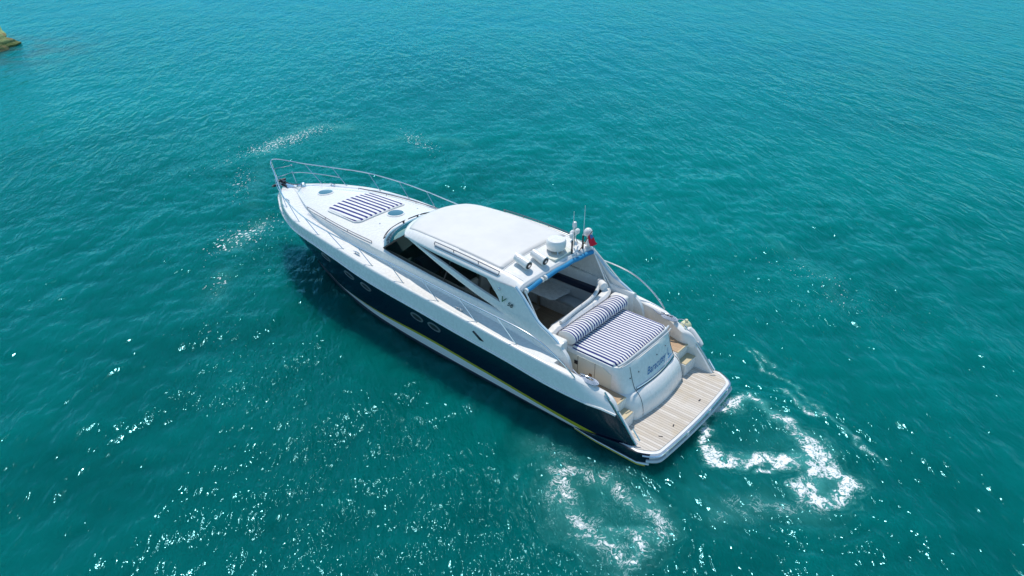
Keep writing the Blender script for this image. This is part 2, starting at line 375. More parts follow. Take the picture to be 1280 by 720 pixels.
speck = q.math('MULTIPLY', q.ramp(v3, .60, .66), q.ramp(fa, .10, .30))
brk = q.ramp(q.noise(2.2, vm.outputs[0], 4, .6), .38, .58, .45, 1.1)
ff = q.math('ADD', ff, q.math('MULTIPLY', q.math('MINIMUM', fa, .80), brk))
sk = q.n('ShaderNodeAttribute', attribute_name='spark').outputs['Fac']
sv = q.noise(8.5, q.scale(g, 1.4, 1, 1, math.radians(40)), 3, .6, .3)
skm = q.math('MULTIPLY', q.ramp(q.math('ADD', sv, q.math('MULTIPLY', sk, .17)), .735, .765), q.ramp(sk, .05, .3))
fm = q.math('MAXIMUM', q.ramp(ff, 1.0, 1.42), 0., clamp=True)
milk = q.ramp(fa, .05, .8, 0, .62)
body = q.mix(milk, body, (.06, .33, .30))
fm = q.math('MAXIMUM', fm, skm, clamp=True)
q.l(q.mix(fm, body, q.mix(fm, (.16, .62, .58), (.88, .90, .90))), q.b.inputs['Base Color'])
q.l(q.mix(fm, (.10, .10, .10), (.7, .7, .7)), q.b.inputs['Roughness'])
q.l(q.math('SUBTRACT', 1., fm), q.b.inputs['Subsurface Weight']); q.b.inputs['Subsurface Radius'].default_value = (1.0, 1.0, 1.0); q.b.inputs['Specular Tint'].default_value = (.42, .86, 1., 1)
# ripples: long low swell, chop and fine cat's-paws, unevenly spread
gs = q.scale(g, 1, 1, 1, math.radians(40)); ga = q.scale(gs, .55, 1.25, 1)
h1 = q.noise(.6, ga, 1, .4, .4); h2 = q.noise(2.1, ga, 1, .4, .6); h3 = q.noise(6.0, ga, 1, .4, .5); h4 = q.noise(20, g, 1, .4)
calm = q.ramp(q.noise(.11, g, 4, .6, .8), .36, .62, .35, 1.15)
cp = q.n('ShaderNodeAttribute', attribute_name='chop').outputs['Fac']
gust = q.ramp(q.noise(.05, g, 4, .6, 1.), .38, .60, .6, 1.15)
calm = q.math('MULTIPLY', calm, cp)
hh = q.math('ADD', q.math('MULTIPLY', h1, .15), q.math('MULTIPLY', q.math('MULTIPLY', h2, gust), .105))
hh = q.math('ADD', hh, q.math('MULTIPLY', q.math('MULTIPLY', h3, .062), calm))
hh = q.math('ADD', hh, q.math('MULTIPLY', q.math('MULTIPLY', h4, .0065), calm))
hh = q.math('ADD', hh, q.math('MULTIPLY', fm, .02))
nrm_ = q.bump(hh, 1., 1.); q.l(nrm_, q.b.inputs['Normal'])
# surface reflection, weakened as through a polarising filter
gl_ = q.n('ShaderNodeBsdfGlossy'); gl_.inputs['Color'].default_value = (.30, .82, .96, 1); gl_.inputs['Roughness'].default_value = .10; q.l(nrm_, gl_.inputs['Normal'])
fr_ = q.n('ShaderNodeFresnel'); fr_.inputs['IOR'].default_value = 1.333; q.l(nrm_, fr_.inputs['Normal'])
fc_ = q.math('MULTIPLY', q.math('MULTIPLY', q.math('MINIMUM', fr_.outputs[0], .42), .52), q.math('SUBTRACT', 1., fm))
mx_ = q.n('ShaderNodeMixShader'); q.l(fc_, mx_.inputs[0]); q.l(q.b.outputs[0], mx_.inputs[1]); q.l(gl_.outputs[0], mx_.inputs[2])
q.l(mx_.outputs[0], q.t.nodes['Material Output'].inputs[0])
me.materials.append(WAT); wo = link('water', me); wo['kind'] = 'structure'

# ------------------------------------------------------------------ rocks at the far left
def rock(name, c, size, seed, label, m_, rz=0):
    r = np.random.default_rng(seed); b = bmesh.new(); bmesh.ops.create_icosphere(b, subdivisions=4, radius=1)
    dirs = r.normal(size=(16, 3)); dirs /= np.linalg.norm(dirs, axis=1)[:, None]; cut = r.uniform(.55, .9, 16)
    M_ = Matrix.Rotation(rz, 3, 'Z')
    for v in b.verts:
        p = np.array(v.co)
        for d_, c_ in zip(dirs, cut):
            k = p@d_
            if k > c_: p = p-d_*(k-c_)*.9
        p = p*(1+.05*math.sin(7*p[0]+seed)*math.sin(6*p[1])+.03*math.sin(17*p[2]+3*p[0]))
        v.co = M_ @ Vector((p[0]*size[0], p[1]*size[1], p[2]*size[2]))
    me_ = bpy.data.meshes.new(name); b.to_mesh(me_); b.free(); me_.materials.append(m_)
    me_.polygons.foreach_set('use_smooth', [True]*len(me_.polygons)); me_.set_sharp_from_angle(angle=math.radians(28))
    o = link(name, me_); o.location = c; return tag(o, label, 'rock', 'rocks at the shore point')
def rockmat(name, a, b_, c_):
    M = mat(name, a, .85); q = N(M); f = q.ramp(q.noise(.9, q.obj(), 6, .65), .38, .62); z = q.sep(q.pos())[2]
    col = q.mix(f, a, b_); col = q.mix(q.ramp(q.math('ADD', z, q.noise(1.2, q.obj(), 4)), .35, 1.1, 1, 0), col, c_)
    q.l(col, q.b.inputs['Base Color']); q.l(q.bump(q.noise(4, q.obj(), 8, .65), .8, .3), q.b.inputs['Normal']); return M
R1 = rockmat('lichen_rock', (.27, .40, .16), (.26, .13, .035), (.08, .11, .012)); R2 = rockmat('mossy_rock', (.10, .22, .03), (.25, .13, .05), (.03, .05, .02))

# ------------------------------------------------------------------ the motor yacht
Y_ = thing('motor_yacht', 'white and navy motor yacht with hardtop and teak swim platform, floating on green water', 'yacht')

# hull water lines (x, y, z), port side
L_KEEL = [(.58, 0, -.6), (12, 0, -.6), (14.2, 0, -.5), (14.8, 0, -.45)]
L_UND = [(.58, 1.6, -.3), (8, 1.55, -.3), (12, .95, -.3), (15.2, 0, -.25)]
L_WAT = [(.58, 1.98, -.02), (3, 2.0, -.02), (5.6, 1.99, -.02), (8.3, 1.92, -.02), (9.8, 1.83, -.02), (11.7, 1.56, -.02), (13.3, 1.15, -.02), (14.8, .66, -.02), (16.0, 0, -.02)]
L_BB = [(.58, 2.00, .02), (3, 2.03, .06), (5.6, 2.02, .10), (8.3, 1.96, .12), (9.8, 1.87, .13), (11.7, 1.58, .13), (13.3, 1.18, .14), (14.8, .68, .16), (16.12, 0, .18)]
L_YB = [(.58, 2.03, .04), (1.4, 2.055, .10), (3, 2.095, .215), (5.35, 2.105, .375), (7.8, 2.075, .465), (9.5, 1.98, .40), (12, 1.57, .26), (13.3, 1.20, .185), (14.5, .82, .17), (16.16, 0, .20)]
L_YT = [(.58, 2.04, .14), (1.4, 2.07, .23), (3, 2.11, .31), (5.35, 2.13, .47), (7.8, 2.10, .56), (9.5, 2.0, .47), (12, 1.61, .31), (13.3, 1.22, .215), (14.5, .83, .19), (16.19, 0, .215)]
L_MID = [(.58, 2.03, .30), (1.4, 2.10, .70), (3, 2.19, .75), (5.35, 2.21, .92), (7.8, 2.19, 1.05), (9.5, 2.13, 1.1), (12, 1.92, 1.2), (14.5, 1.42, 1.27), (16.2, .68, 1.30), (17.30, 0, 1.30)]
L_RUB = [(.58, 1.97, .43), (.85, 1.99, .78), (1.1, 2.02, 1.05), (1.45, 2.10, 1.12), (1.91, 2.19, 1.13), (3, 2.24, 1.16), (4.46, 2.26, 1.29), (6.37, 2.28, 1.41), (7.55, 2.285, 1.50), (8.8, 2.28, 1.57), (10.15, 2.25, 1.66), (11.6, 2.16, 1.80), (12.9, 2.03, 1.87), (14.1, 1.84, 1.88), (15.3, 1.42, 1.84), (16.05, 1.07, 1.82), (16.7, .70, 1.79), (17.3, .34, 1.76), (17.72, 0, 1.72)]
L_DECK = [(1.5, 1.95, 1.38), (1.9, 2.06, 1.50), (2.4, 2.15, 1.63), (3.2, 2.195, 1.70), (4.2, 2.225, 1.77), (5.65, 2.238, 1.87), (7.1, 2.238, 1.95), (8.45, 2.228, 2.01), (9.8, 2.195, 2.07), (11.4, 2.12, 2.16), (12.7, 2.02, 2.21), (14.08, 1.83, 2.21), (15.38, 1.37, 2.19), (16.3, .84, 2.16), (16.95, .42, 2.10), (17.45, 0, 2.03)]
def lv(tab, s):
    f = line3(tab); x = f[2]+s*(f[3]-f[2]); return Vector((x, f[0](x), f[1](x)))
SS = [1-(1-t)**1.5 for t in np.linspace(0, 1, 90)]
mb = MB(); rows = [[lv(L, s) for s in SS] for L in (L_KEEL, L_UND, L_WAT, L_BB, L_YB, L_YT, L_MID, L_RUB)]
mids = {0: 3, 1: 3, 2: 3, 3: 2, 4: 1, 5: 0, 6: 0}
def sub(ra, rb, n, bulge=0):
    return [[a.lerp(b_, k/n)+Vector((0, bulge*math.sin(math.pi*k/n)*(1 if a.y > .05 or b_.y > .05 else 0), 0)) for a, b_ in zip(ra, rb)] for k in range(n+1)]
for side in (1, -1):
    for k in range(7):
        rr = sub(rows[k], rows[k+1], 4 if k >= 5 else 1)
        if side < 0: rr = [[Vector((p.x, -p.y, p.z)) for p in r] for r in rr]
        mb.grid(rr, mi=mids[k])
tr = [r[0] for r in rows[:7]]; mb.add([p for p in tr]+[Vector((p.x, -p.y, p.z)) for p in tr], [tuple(range(7))+tuple(range(13, 6, -1))], 0)
hull = mb.build('hull', [NAVY, YEL, BOOT, ANTI], Y_, ang=30)

def hull_pt(x, z):                                           # port hull surface at (x, z): point, normal
    def y_at(x, z):
        ps = []
        for L in (L_YT, L_MID, L_RUB):
            f = line3(L); ps.append((f[1](x), f[0](x)))
        return float(np.interp(z, [p[0] for p in ps], [p[1] for p in ps]))
    e = .05; y = y_at(x, z); dx = (y_at(x+e, z)-y_at(x-e, z))/(2*e); dz = (y_at(x, z+e)-y_at(x, z-e))/(2*e)
    return Vector((x, y, z)), Vector((-dx, 1, -dz)).normalized()

# white topsides above the rub rail, from the rail round to the deck edge; swept aft into the quarter
TOP_S = np.linspace(0, 1, 90)
def toprow(t, s):
    x0, x1r, x1d = 1.12, 17.72, 17.45
    r = line3(L_RUB); d = line3(L_DECK)
    xr = 1.12+s*(17.72-1.12); xd = 1.5+s*(17.45-1.5)
    a = Vector((xr, r[0](xr), r[1](xr)+.02)); b_ = Vector((xd, d[0](xd), d[1](xd)))
    p = a.lerp(b_, t); p.z += 0
    bul = .006*math.sin(math.pi*t)*(1 if s < .97 else (1-s)/.03)
    p.y += bul*min(1, a.y*2); p.z += .012*math.sin(math.pi*t)
    return p
for nm, side in (('topside', 1), ('topside', -1)):
    mb = MB(); rows_t = []
    for t in np.linspace(0, 1, 8):
        r_ = [toprow(t, 1-(1-s)**1.4) for s in TOP_S]
        if side < 0: r_ = [Vector((p.x, -p.y, p.z)) for p in r_]
        rows_t.append(r_)
    # rounded gunwale roll-over
    rl = []
    for p in rows_t[-1]:
        rl.append(Vector((p.x, p.y-side*min(.028, abs(p.y)), p.z+.026)))
    rl2 = [Vector((p.x, p.y-side*min(.11, abs(p.y)), p.z+.018)) for p in rows_t[-1]]
    rows_t += [rl, rl2]
    mb.grid(rows_t); mb.build(nm, WHITE, Y_, ang=50)
mb = MB()
for side in (1, -1):
    f = line3(L_RUB); pts = [(x, side*(f[0](x)+.012), f[1](x)+.005) for x in [1.14+(17.70-1.14)*(1-(1-s)**1.5) for s in np.linspace(0, 1, 70)]]
    mb.tube(pts, .032, 6)
mb.build('rub_rail', WHITE, Y_)

# foredeck and side decks
def wall_base(x): return pch([(1.5, 1.70), (3.1, 1.78), (5, 1.72), (7, 1.69), (9, 1.68), (10.5, 1.64), (12, 1.55), (13.4, 1.34), (14.6, .98), (15.6, .55), (16.4, .18), (16.9, 0)])(x)
def zdk(x): return line3(L_DECK)[1](x)+.012
SHO_Z = pch([(3.1, 2.10), (4.95, 2.235), (6.1, 2.28), (7.3, 2.33), (8.5, 2.40), (9.5, 2.46), (10.5, 2.47), (12.0, 2.45), (13.4, 2.42), (14.6, 2.36), (15.6, 2.29), (16.4, 2.20), (16.9, 2.13)])
CR_Z = pch([(9.3, 2.66), (10.4, 2.65), (11.3, 2.61), (13, 2.56), (14.8, 2.47), (16, 2.36), (16.4, 2.29), (16.9, 2.14)])
dl = line3(L_DECK)
def deck_section(x, full):
    ye, ze = dl[0](x), dl[1](x); yb = min(wall_base(x), ye-.12 if ye > .12 else 0); yb = max(yb, 0)
    sz = SHO_Z(x); h = sz-ze
    pts = [(ye-.055, ze-.02), (ye-.085, ze+.024), (yb+.05, ze+.012), (yb, ze+.02), (max(yb-.07, 0), ze+h*.50), (max(yb-.01, 0), ze+h*.57), (max(yb-.01, 0), ze+h*.60), (max(yb-.025, 0), ze+h*.86), (max(yb-.09, 0), sz)]
    ys_ = max(yb-.09, 0); zc = CR_Z(x) if full else sz
    if full:
        for t in (.93, .8, .6, .4, .2, 0): pts.append((ys_*t, sz+(zc-sz)*(1-t**2.2)))
    return [Vector((x, max(a_, 0), b_)) for a_, b_ in pts]
fx = [9.3+(17.40-9.3)*(1-(1-s)**1.3) for s in np.linspace(0, 1, 60)]
mb = MB(); half = [deck_section(x, True) for x in fx]
full = [h_+[Vector((p.x, -p.y, p.z)) for p in h_[-2::-1]] for h_ in half]
mb.grid(full); foredeck = mb.build('foredeck', WHITE, Y_, ang=40)
for side in (1, -1):
    mb = MB(); rr = []
    for x in np.linspace(3.05, 9.32, 50):
        s_ = deck_section(x, False); yb = s_[-1].y
        s_ += [Vector((x, yb-.09, s_[-1].z+.005)), Vector((x, yb-.12, s_[-1].z-.04)), Vector((x, yb-.15, .95))]
        rr.append([Vector((p.x, side*p.y, p.z)) for p in s_])
    mb.grid(rr)
    mb.f.append(tuple(range(len(rr[0])))); mb.i.append(0)
    mb.build('side_deck', WHITE, Y_, ang=40)
    # quarter bulwark aft of the side deck, with its rounded end
    mb = MB(); rr = []
    for k, x in enumerate(np.linspace(1.14, 3.16, 30)):
        t = (x-1.14)/1.98; ye = dl[0](max(x, 1.5)) if x > 1.5 else 2.02-.06*(1.5-x)/.36; ze = dl[1](max(x, 1.5)); r_ = line3(L_RUB)
        if x < 1.5: u = (1.5-x)/.36; ze = 1.38-.26*u**2.2; ye = 1.955+.02*u
        ye = min(ye, r_[0](x)-.01)
        wi = .21*min(1, .45+((x-1.14)/.5)**.7*.55)
        rr.append([(x, side*y, z) for y, z in [(ye, ze), (ye-.04, ze+.032), (ye-wi*.5, ze+.032+.012*min(1, 4*(1-t))), (ye-wi+.05, ze+.03), (ye-wi, ze-.01), (ye-wi, min(ze-.05, .98))]])
    mb.grid(rr); mb.build('quarter_bulwark', WHITE, Y_, ang=50)
    # stainless edged wing running down to the platform
    wing = [(1.5, 1.40), (1.2, 1.14), (.88, .80), (.56, .42), (.56, .36), (1.5, .36)]
    mb = MB(); mb.prism(wing, side*1.86, side*1.945, axis=1); mb.build('quarter_wing', WHITE, Y_, bev=.012)
    mb = MB(); mb.tube(smooth_path([(1.56, side*1.93, 1.49), (1.2, side*1.95, 1.165), (.88, side*1.96, .82), (.56, side*1.96, .44)], 5), .026, 8)
    mb.tube([(.72, side*1.90, .80), (.50, side*1.90, .55)], .018, 6); mb.build('wing_rail', CHROME, Y_)

# vent louvre in the port topside
for side in (1, -1):
    mb = MB(); y = side*2.272
    mb.add([(5.56, y, 1.72), (5.20, y+side*.012, 1.54), (5.33, y+side*.012, 1.53), (5.61, y, 1.68)], [(0, 1, 2, 3)])
    mb.build('air_vent', DARKM, Y_, solid=.02)

# portholes
for side in (1, -1):
    for px, pz in ((12.30, 1.56), (11.05, 1.38), (10.2, 1.30), (7.85, 1.20), (7.14, 1.16)):
        c_, nrm = hull_pt(px, pz); tx = Vector((1, 0, .10)); tx = (tx-nrm*tx.dot(nrm)).normalized(); ty = nrm.cross(tx)
        def ring(a_, b_, off): return [c_+tx*math.cos(t)*a_+ty*math.sin(t)*b_+nrm*off for t in np.linspace(0, 2*math.pi, 20, endpoint=False)]
        f_ = lambda ps: [Vector((p.x, side*p.y, p.z)) for p in ps]
        mb = MB(); mb.grid([f_(ring(.26, .125, -.02)), f_(ring(.26, .125, .016)), f_(ring(.205, .090, .020)), f_(ring(.20, .086, .0))], closed_u=True)
        ph = mb.build('porthole', PORTRIM, Y_)
        mb = MB(); mb.add(f_(ring(.21, .093, .004)), [tuple(range(20))]); mb.build('glass', BLACK, ph)

# swim platform
def plat(ins, zz, ext=False):
    out = []
    for y in np.sin(np.linspace(-1, 1, 45)*math.pi/2):
        yy = y*(2.12-ins); k = abs(y)
        x = -.10+.10*k**2+.42*max(0, (k-.82)/.18)**2.2+ins
        out.append((x, yy, zz))
    if ext: return out+[(.9, 2.12-ins, zz), (1.55, 2.12-ins, zz), (1.9, 2.10-ins, zz), (2.3, 2.06-ins, zz)]
    return [(1.5, -(2.0-ins), zz)]+out+[(1.5, 2.0-ins, zz)]
mb = MB(); mb.grid([plat(.14, .02), plat(.02, .12), plat(0, .26), plat(.0, .34), plat(.02, .380), plat(.07, .390)], mi=0)
k0 = len(mb.v); tp = plat(.07, .390); mb.add(tp, [tuple(range(len(tp)))], 0)
b0 = plat(.14, .02); mb.add(b0, [tuple(range(len(b0)))], 0)
plf = mb.build('swim_platform', WHITE, Y_, ang=40)
tk = [p for p in plat(.085, .392)[1:-1]]; tk = [(1.3, tk[0][1], .392)]+tk+[(1.3, tk[-1][1], .392)]
tk = [(x, max(-1.86, min(1.86, y)) if x > .64 else y, z) for x, y, z in tk]
mb = MB(); n = len(tk); mb.add([(x, y, .386) for x, y, z in tk]+[(x, y, .404) for x, y, z in tk], [tuple(range(n, 2*n))]+[(k, (k+1) % n, n+(k+1) % n, n+k) for k in range(n)])
mb.build('teak_deck', TEAK_OLD, plf, smooth=False)
mb = MB()
mb.tube([(p[0]-.012, p[1]*1.004, .33) for p in plat(0, .3)[1:-1] if p[0] < .34], .03, 6); mb.build('rubbing_strake', CHROME, plf)
mb = MB(); mb.tube([(p[0]-.03, p[1]*1.01, .20) for p in plat(0, .2)[1:-1] if p[0] < .30], .045, 6); mb.build('rubber_fender_strip', RUB, plf)
mb = MB()
for s_ in (-1.55, -.5, .62, 1.55):
    mb = MB(); mb.box((-.115+.10*(s_/2.12)**2, s_, .27), (.05, .10, .17)); mb.build('strake_joint', WHITE, plf, bev=.01)
                                                  # navy side skirt of the platform
for side in (1, -1):
    rr = []; mb = MB()
    for zz, d_ in ((.10, .004), (.16, .014), (.33, .014), (.376, .006), (.385, -.02)):
        rr.append([(p[0]-.004, side*abs(p[1])+side*d_, .09+(zz-.09)*min(1, max(.04, (2.3-p[0])/1.2))) for p in plat(0, zz, True)[-16:] if p[0] > .10])
    mb.grid(rr); mb.build('platform_skirt', NAVY, plf, ang=50)
for c_, s_, a_ in (((.28, 1.28, .409), (.10, .018, .010), .6), ((.25, .72, .409), (.03, .08, .010), .3), ((.24, -.6, .409), (.03, .09, .010), 0)):
    mb = MB(); mb.box(c_, s_, a_); mb.build('ladder_catch', DARKM, plf)

for side in (1, -1):
    mb = MB(); mb.tube([(p[0]-.01, side*(abs(p[1])+.02), .10) for p in plat(0, 0, True)[-16:] if p[0] > .10], list(np.linspace(.03, .006, len([p for p in plat(0, 0, True)[-16:] if p[0] > .10]))), 6); mb.build('side_strake', BOOT, plf)
    mb = MB(); mb.tube([(p[0]-.005, side*(abs(p[1])+.0), .045) for p in plat(0, 0, True)[-16:] if p[0] > .22], list(np.linspace(.034, .010, len([p for p in plat(0, 0, True)[-16:] if p[0] > .22]))), 6); mb.build('side_boot_line', YEL, plf)
# engine-room / garage body with rounded transom
def plan(z, xa, hw, r, cur=.10, xf=3.62):
    pts = [(xf, hw, z)]
    n = 9
    for k in range(n+1):
        t = k/n*math.pi/2; pts.append((xa+r-r*math.sin(t)+cur*(hw-r)**2*(1), hw-r+r*math.cos(t), z))
    ys_ = np.linspace(hw-r, -(hw-r), 15)[1:-1]
    for y in ys_: pts.append((xa+cur*y*y, y, z))
    return pts+[(x, -y, z) for x, y, z in pts[:n+2][::-1]]
lev = [(.36, .93, 1.29, .30), (.55, .93, 1.31, .32), (.75, .98, 1.32, .34), (.92, 1.06, 1.31, .34), (1.02, 1.15, 1.28, .32), (1.05, 1.21, 1.26, .30), (1.052, 1.235, 1.255, .30),
       (1.15, 1.29, 1.27, .30), (1.35, 1.38, 1.275, .30), (1.55, 1.44, 1.275, .29), (1.66, 1.48, 1.27, .28), (1.725, 1.52, 1.25, .27), (1.745, 1.57, 1.21, .25), (1.75, 1.66, 1.15, .22)]
mb = MB(); rr = [plan(*l_) for l_ in lev]; mb.grid(rr); mb.add(rr[-1], [tuple(range(len(rr[-1])))])
gar = mb.build('garage_housing', WHITE, Y_, ang=32)
# seams in the transom
mb = MB()
def tr_pt(z, y, off=.004):
    l_ = [(a_[0], a_[1]) for a_ in lev]; xa = float(np.interp(z, [a_[0] for a_ in l_], [a_[1] for a_ in l_])); return (xa+.10*y*y-off, y, z)
for y0 in (.86, -1.06):
    mb.tube([tr_pt(z, y0+(.05 if y0 > 0 else -.05)*(1.7-z)) for z in (.45, .6, .75, .92, 1.02, 1.10, 1.3, 1.5, 1.65)], .007, 5)
mb.tube([tr_pt(1.06, y, .012) for y in np.linspace(.86, -1.06, 12)], .010, 5)
mb.build('hatch_seam', DARKM, gar)
mb = MB(); mb.tube([tr_pt(1.10, y, .02) for y in np.linspace(.84, -1.04, 12)], .022, 6); mb.build('hatch_trim', CHROME, gar)
for y, z in ((.93, 1.38), (.60, 1.42), (-.25, 1.50), (-.75, 1.50)):
    mb = MB(); mb.sphere(tr_pt(z, y, .004), .018, 8, 5); mb.build('button', DARKM, gar)
for side in (1, -1):                                         # lockers, vents and sockets in the cream side wall
    mb = MB(); mb.prism([(1.80, 1.07), (3.58, 1.07), (3.58, 1.64), (2.1, 1.64), (1.80, 1.50)], side*1.272, side*1.284, axis=1); lk = mb.build('locker_panel', CREAM, gar, bev=.004)
    for x_ in (2.30, 2.83):
        mb = MB(); mb.box((x_, side*1.288, 1.36), (.006, .006, .55)); mb.build('panel_gap', DARKM, lk)
    mb = MB(); mb.box((2.90-.02, side*1.292, 1.42), (.11, .016, .11)); mb.build('shower_box', BLACK, lk, bev=.01)
    mb = MB(); mb.box((2.42, side*1.292, 1.22), (.08, .016, .10)); mb.build('power_socket', WOOD, lk, bev=.008)
    # side passage and steps down to the platform
    mb = MB(); mb.box((2.23, side*1.60, .66), (1.78, .70, .76)); st = mb.build('passage_step', WHITE, Y_, bev=.01)
    mb = MB(); mb.box((2.24, side*1.575, 1.05), (1.76, .60, .02)); mb.build('teak_tread', TEAK_NEW, st, smooth=False)
    mb = MB(); mb.box((1.353, side*1.575, 1.052), (.045, .60, .028)); mb.build('teak_nosing', TEAK_TRIM, st, bev=.006)
    mb = MB(); mb.box((1.21, side*1.60, .52), (.27, .62, .44)); st = mb.build('boarding_step', WHITE, Y_, bev=.01)
    mb = MB(); mb.box((1.21, side*1.58, .75), (.26, .54, .024)); mb.build('teak_tread', TEAK_TRIM, st, bev=.006)
    mb = MB(); mb.box((3.18, side*1.66, 1.20), (.14, .44, .42)); mb.box((3.12, side*1.66, 1.20), (.28, .42, .24)); mb.build('side_step', CREAM, Y_, bev=.02)

def zf(x, y):
    ys_ = max(min(wall_base(x), dl[0](x)-.12)-.09, .01); t = min(abs(y)/ys_, 1); return SHO_Z(x)+(CR_Z(x)-SHO_Z(x))*(1-t**2.2)
# aft sun pad and bolster
mb = MB()
def pad(mb, x0, x1, hw, z0, th, r=.12, nx_=14, ny_=24, taper=0, crown=None, rnd=None):
    rows_ = []
    for i in range(nx_+1):
        u = i/nx_; row = []
        for j in range(ny_+1):
            v = 2*j/ny_-1; x = x0+(x1-x0)*u
            e = 1-max(0, (abs(2*u-1)-.86)/.14)**2*.12
            y = v*hw*(1+taper*(u-.5))*e
            ed = min(1, (1-abs(v))/.06)*min(1, min(u, 1-u)/.05); ed = math.sqrt(max(ed, 0))
            row.append((x, y, z0+(crown(x, y) if crown else 0)+th*ed))
        rows_.append(row)
    mb.grid(rows_)
    base = [rows_[0][j] for j in range(ny_+1)]+[rows_[i][-1] for i in range(1, nx_+1)]+[rows_[-1][j] for j in range(ny_-1, -1, -1)]+[rows_[i][0] for i in range(nx_-1, 0, -1)]
    low = [(p[0], p[1], z0-.03+(crown(p[0], p[1]) if crown else 0)) for p in base]; mb.grid([base, low], closed_u=True)
pad(mb, 1.71, 3.16, 1.225, 1.768, .055); mb.build('sun_pad', PAD_A, Y_, ang=60, label='navy and white striped aft sun pad')
mb = MB()
mb.tube(smooth_path([(1.68, 1.21, 1.80), (1.64, .9, 1.80), (1.625, 0, 1.80), (1.64, -.9, 1.80), (1.68, -1.21, 1.80)], 6), .030, 8); 
mb.tube(smooth_path([(1.59, 1.18, 1.78), (1.55, .9, 1.78), (1.535, 0, 1.78), (1.55, -.9, 1.78), (1.59, -1.18, 1.78)], 6), .016, 8); mb.build('pad_rail', RUB, Y_)
for j, (a0, a1) in enumerate(((1.19, .42), (.40, -.43), (-.45, -1.26))):
    mb = MB(); rr = []
    for y in [a0, a0-.012]+list(np.linspace(a0-.04, a1+.04, 14))+[a1+.012, a1]:
        e = .86 if y in (a0, a1) else 1
        ring_ = []
        for t in np.linspace(0, 2*math.pi, 22, endpoint=False):
            rx, rz_ = .26, .20; k = 1+.10*math.cos(2*t+.6)
            ring_.append((3.29+e*rx*k*math.cos(t), y, 1.93+e*rz_*k*math.sin(t)))
        rr.append(ring_)
    mb.grid(rr, closed_u=True); mb.f += [tuple(range(22)), tuple(range(len(mb.v)-22, len(mb.v)))]; mb.i += [1, 1]
    mb.build('bolster', [PAD_A, PAD_PLAIN], Y_, ang=50)

# coaming and cockpit
mb = MB(); rr = []
prof = [(3.60, 1.70), (3.57, 2.02), (3.63, 2.08), (3.80, 2.07), (3.86, 1.98), (3.88, 1.30)]
for y in np.linspace(1.55, -1.60, 22):
    dx = .20*max(0, (abs(y)-1.0)/.6)**1.6
    rr.append([(x+dx, y, z-(.10 if y > 1.2 else 0)) for x, z in prof])
mb.grid(rr); mb.build('cockpit_coaming', WHITE, Y_, ang=40)
mb = MB(); mb.tube(smooth_path([(3.66, .95, 2.13), (3.72, .2, 2.14), (3.76, -.5, 2.14), (3.88, -1.0, 2.15), (4.05, -1.28, 2.16)], 6), [.06]*25 if False else .055, 10); mb.build('coaming_pad', SEAT, Y_)
for y, w_ in ((1.42, .28), (-1.45, .34)):
    mb = MB(); mb.box((3.40, y, 1.50), (.5, w_, 1.0)); mb.build('coaming_corner', WHITE, Y_, bev=.07)
mb = MB(); mb.box((6.6, 0, .86), (6.0, 3.2, .06)); mb.build('cockpit_floor', TEAK_IN, Y_, smooth=False)
mb = MB(); mb.box((4.12, -.15, 1.08), (.46, 2.3, .40)); ast = mb.build('aft_bench', WHITE, Y_, bev=.03)
mb = MB(); mb.box((4.13, -.15, 1.32), (.47, 2.28, .11)); mb.build('cushion', SEAT, ast, bev=.04)
mb = MB(); mb.box((3.96, -.15, 1.66), (.13, 2.2, .50)); mb.build('backrest', SEAT, ast, bev=.05)
mb = MB(); mb.prism([(4.3, -1.53), (7.2, -1.53), (7.2, -1.02), (4.75, -1.02), (4.35, -.85), (4.3, -.85)], .88, 1.26); sb = mb.build('side_bench', WHITE, Y_, bev=.03)
mb = MB(); mb.prism([(4.3, -1.5), (7.1, -1.5), (7.1, -1.0), (4.75, -1.0), (4.36, -.83), (4.3, -.83)], 1.262, 1.38); mb.build('cushion', SEAT, sb, bev=.04)
mb = MB(); mb.prism([(3.95, -1.50), (7.2, -1.50), (7.2, -1.36), (4.3, -1.36), (3.95, -1.2)], 1.385, 1.74); mb.build('backrest', SEAT, sb, bev=.04)
mb = MB(); mb.prism([(3.9, -1.545), (7.2, -1.545), (7.2, -1.35), (4.2, -1.35), (3.9, -1.2)], 1.745, 1.92); mb.build('navy_backrest_roll', NAVYV, sb, bev=.03)
tb = MB(); tb.prism([(4.98, -1.28), (5.05, -.62), (5.16, -.52), (6.55, -.52), (6.6, -.60), (6.6, -1.30), (6.5, -1.36), (5.06, -1.36)], 1.56, 1.60); tbl = tb.build('cockpit_table', WHITE, Y_, bev=.012)
mb = MB(); mb.tube([(5.9, -.95, .89), (5.9, -.95, 1.56)], .06, 12); mb.build('leg', CHROME, tbl)
mb = MB(); pts = [(6.05+.30*math.cos(t), .1+.24*math.sin(t)) for t in np.linspace(0, 2*math.pi, 18, endpoint=False)]
mb.prism(pts, .89, 1.55); mb.build('wet_bar', WOOD, Y_, ang=50)
mb = MB(); mb.tube([(5.62, -.10, .89), (5.62, -.10, 1.5)], .035, 8); mb.build('bar_stool_post', CHROME, Y_)
mb = MB(); mb.box((3.62, 1.34, 1.62), (.14, .02, .14)); mb.build('shower_box', BLACK, Y_)
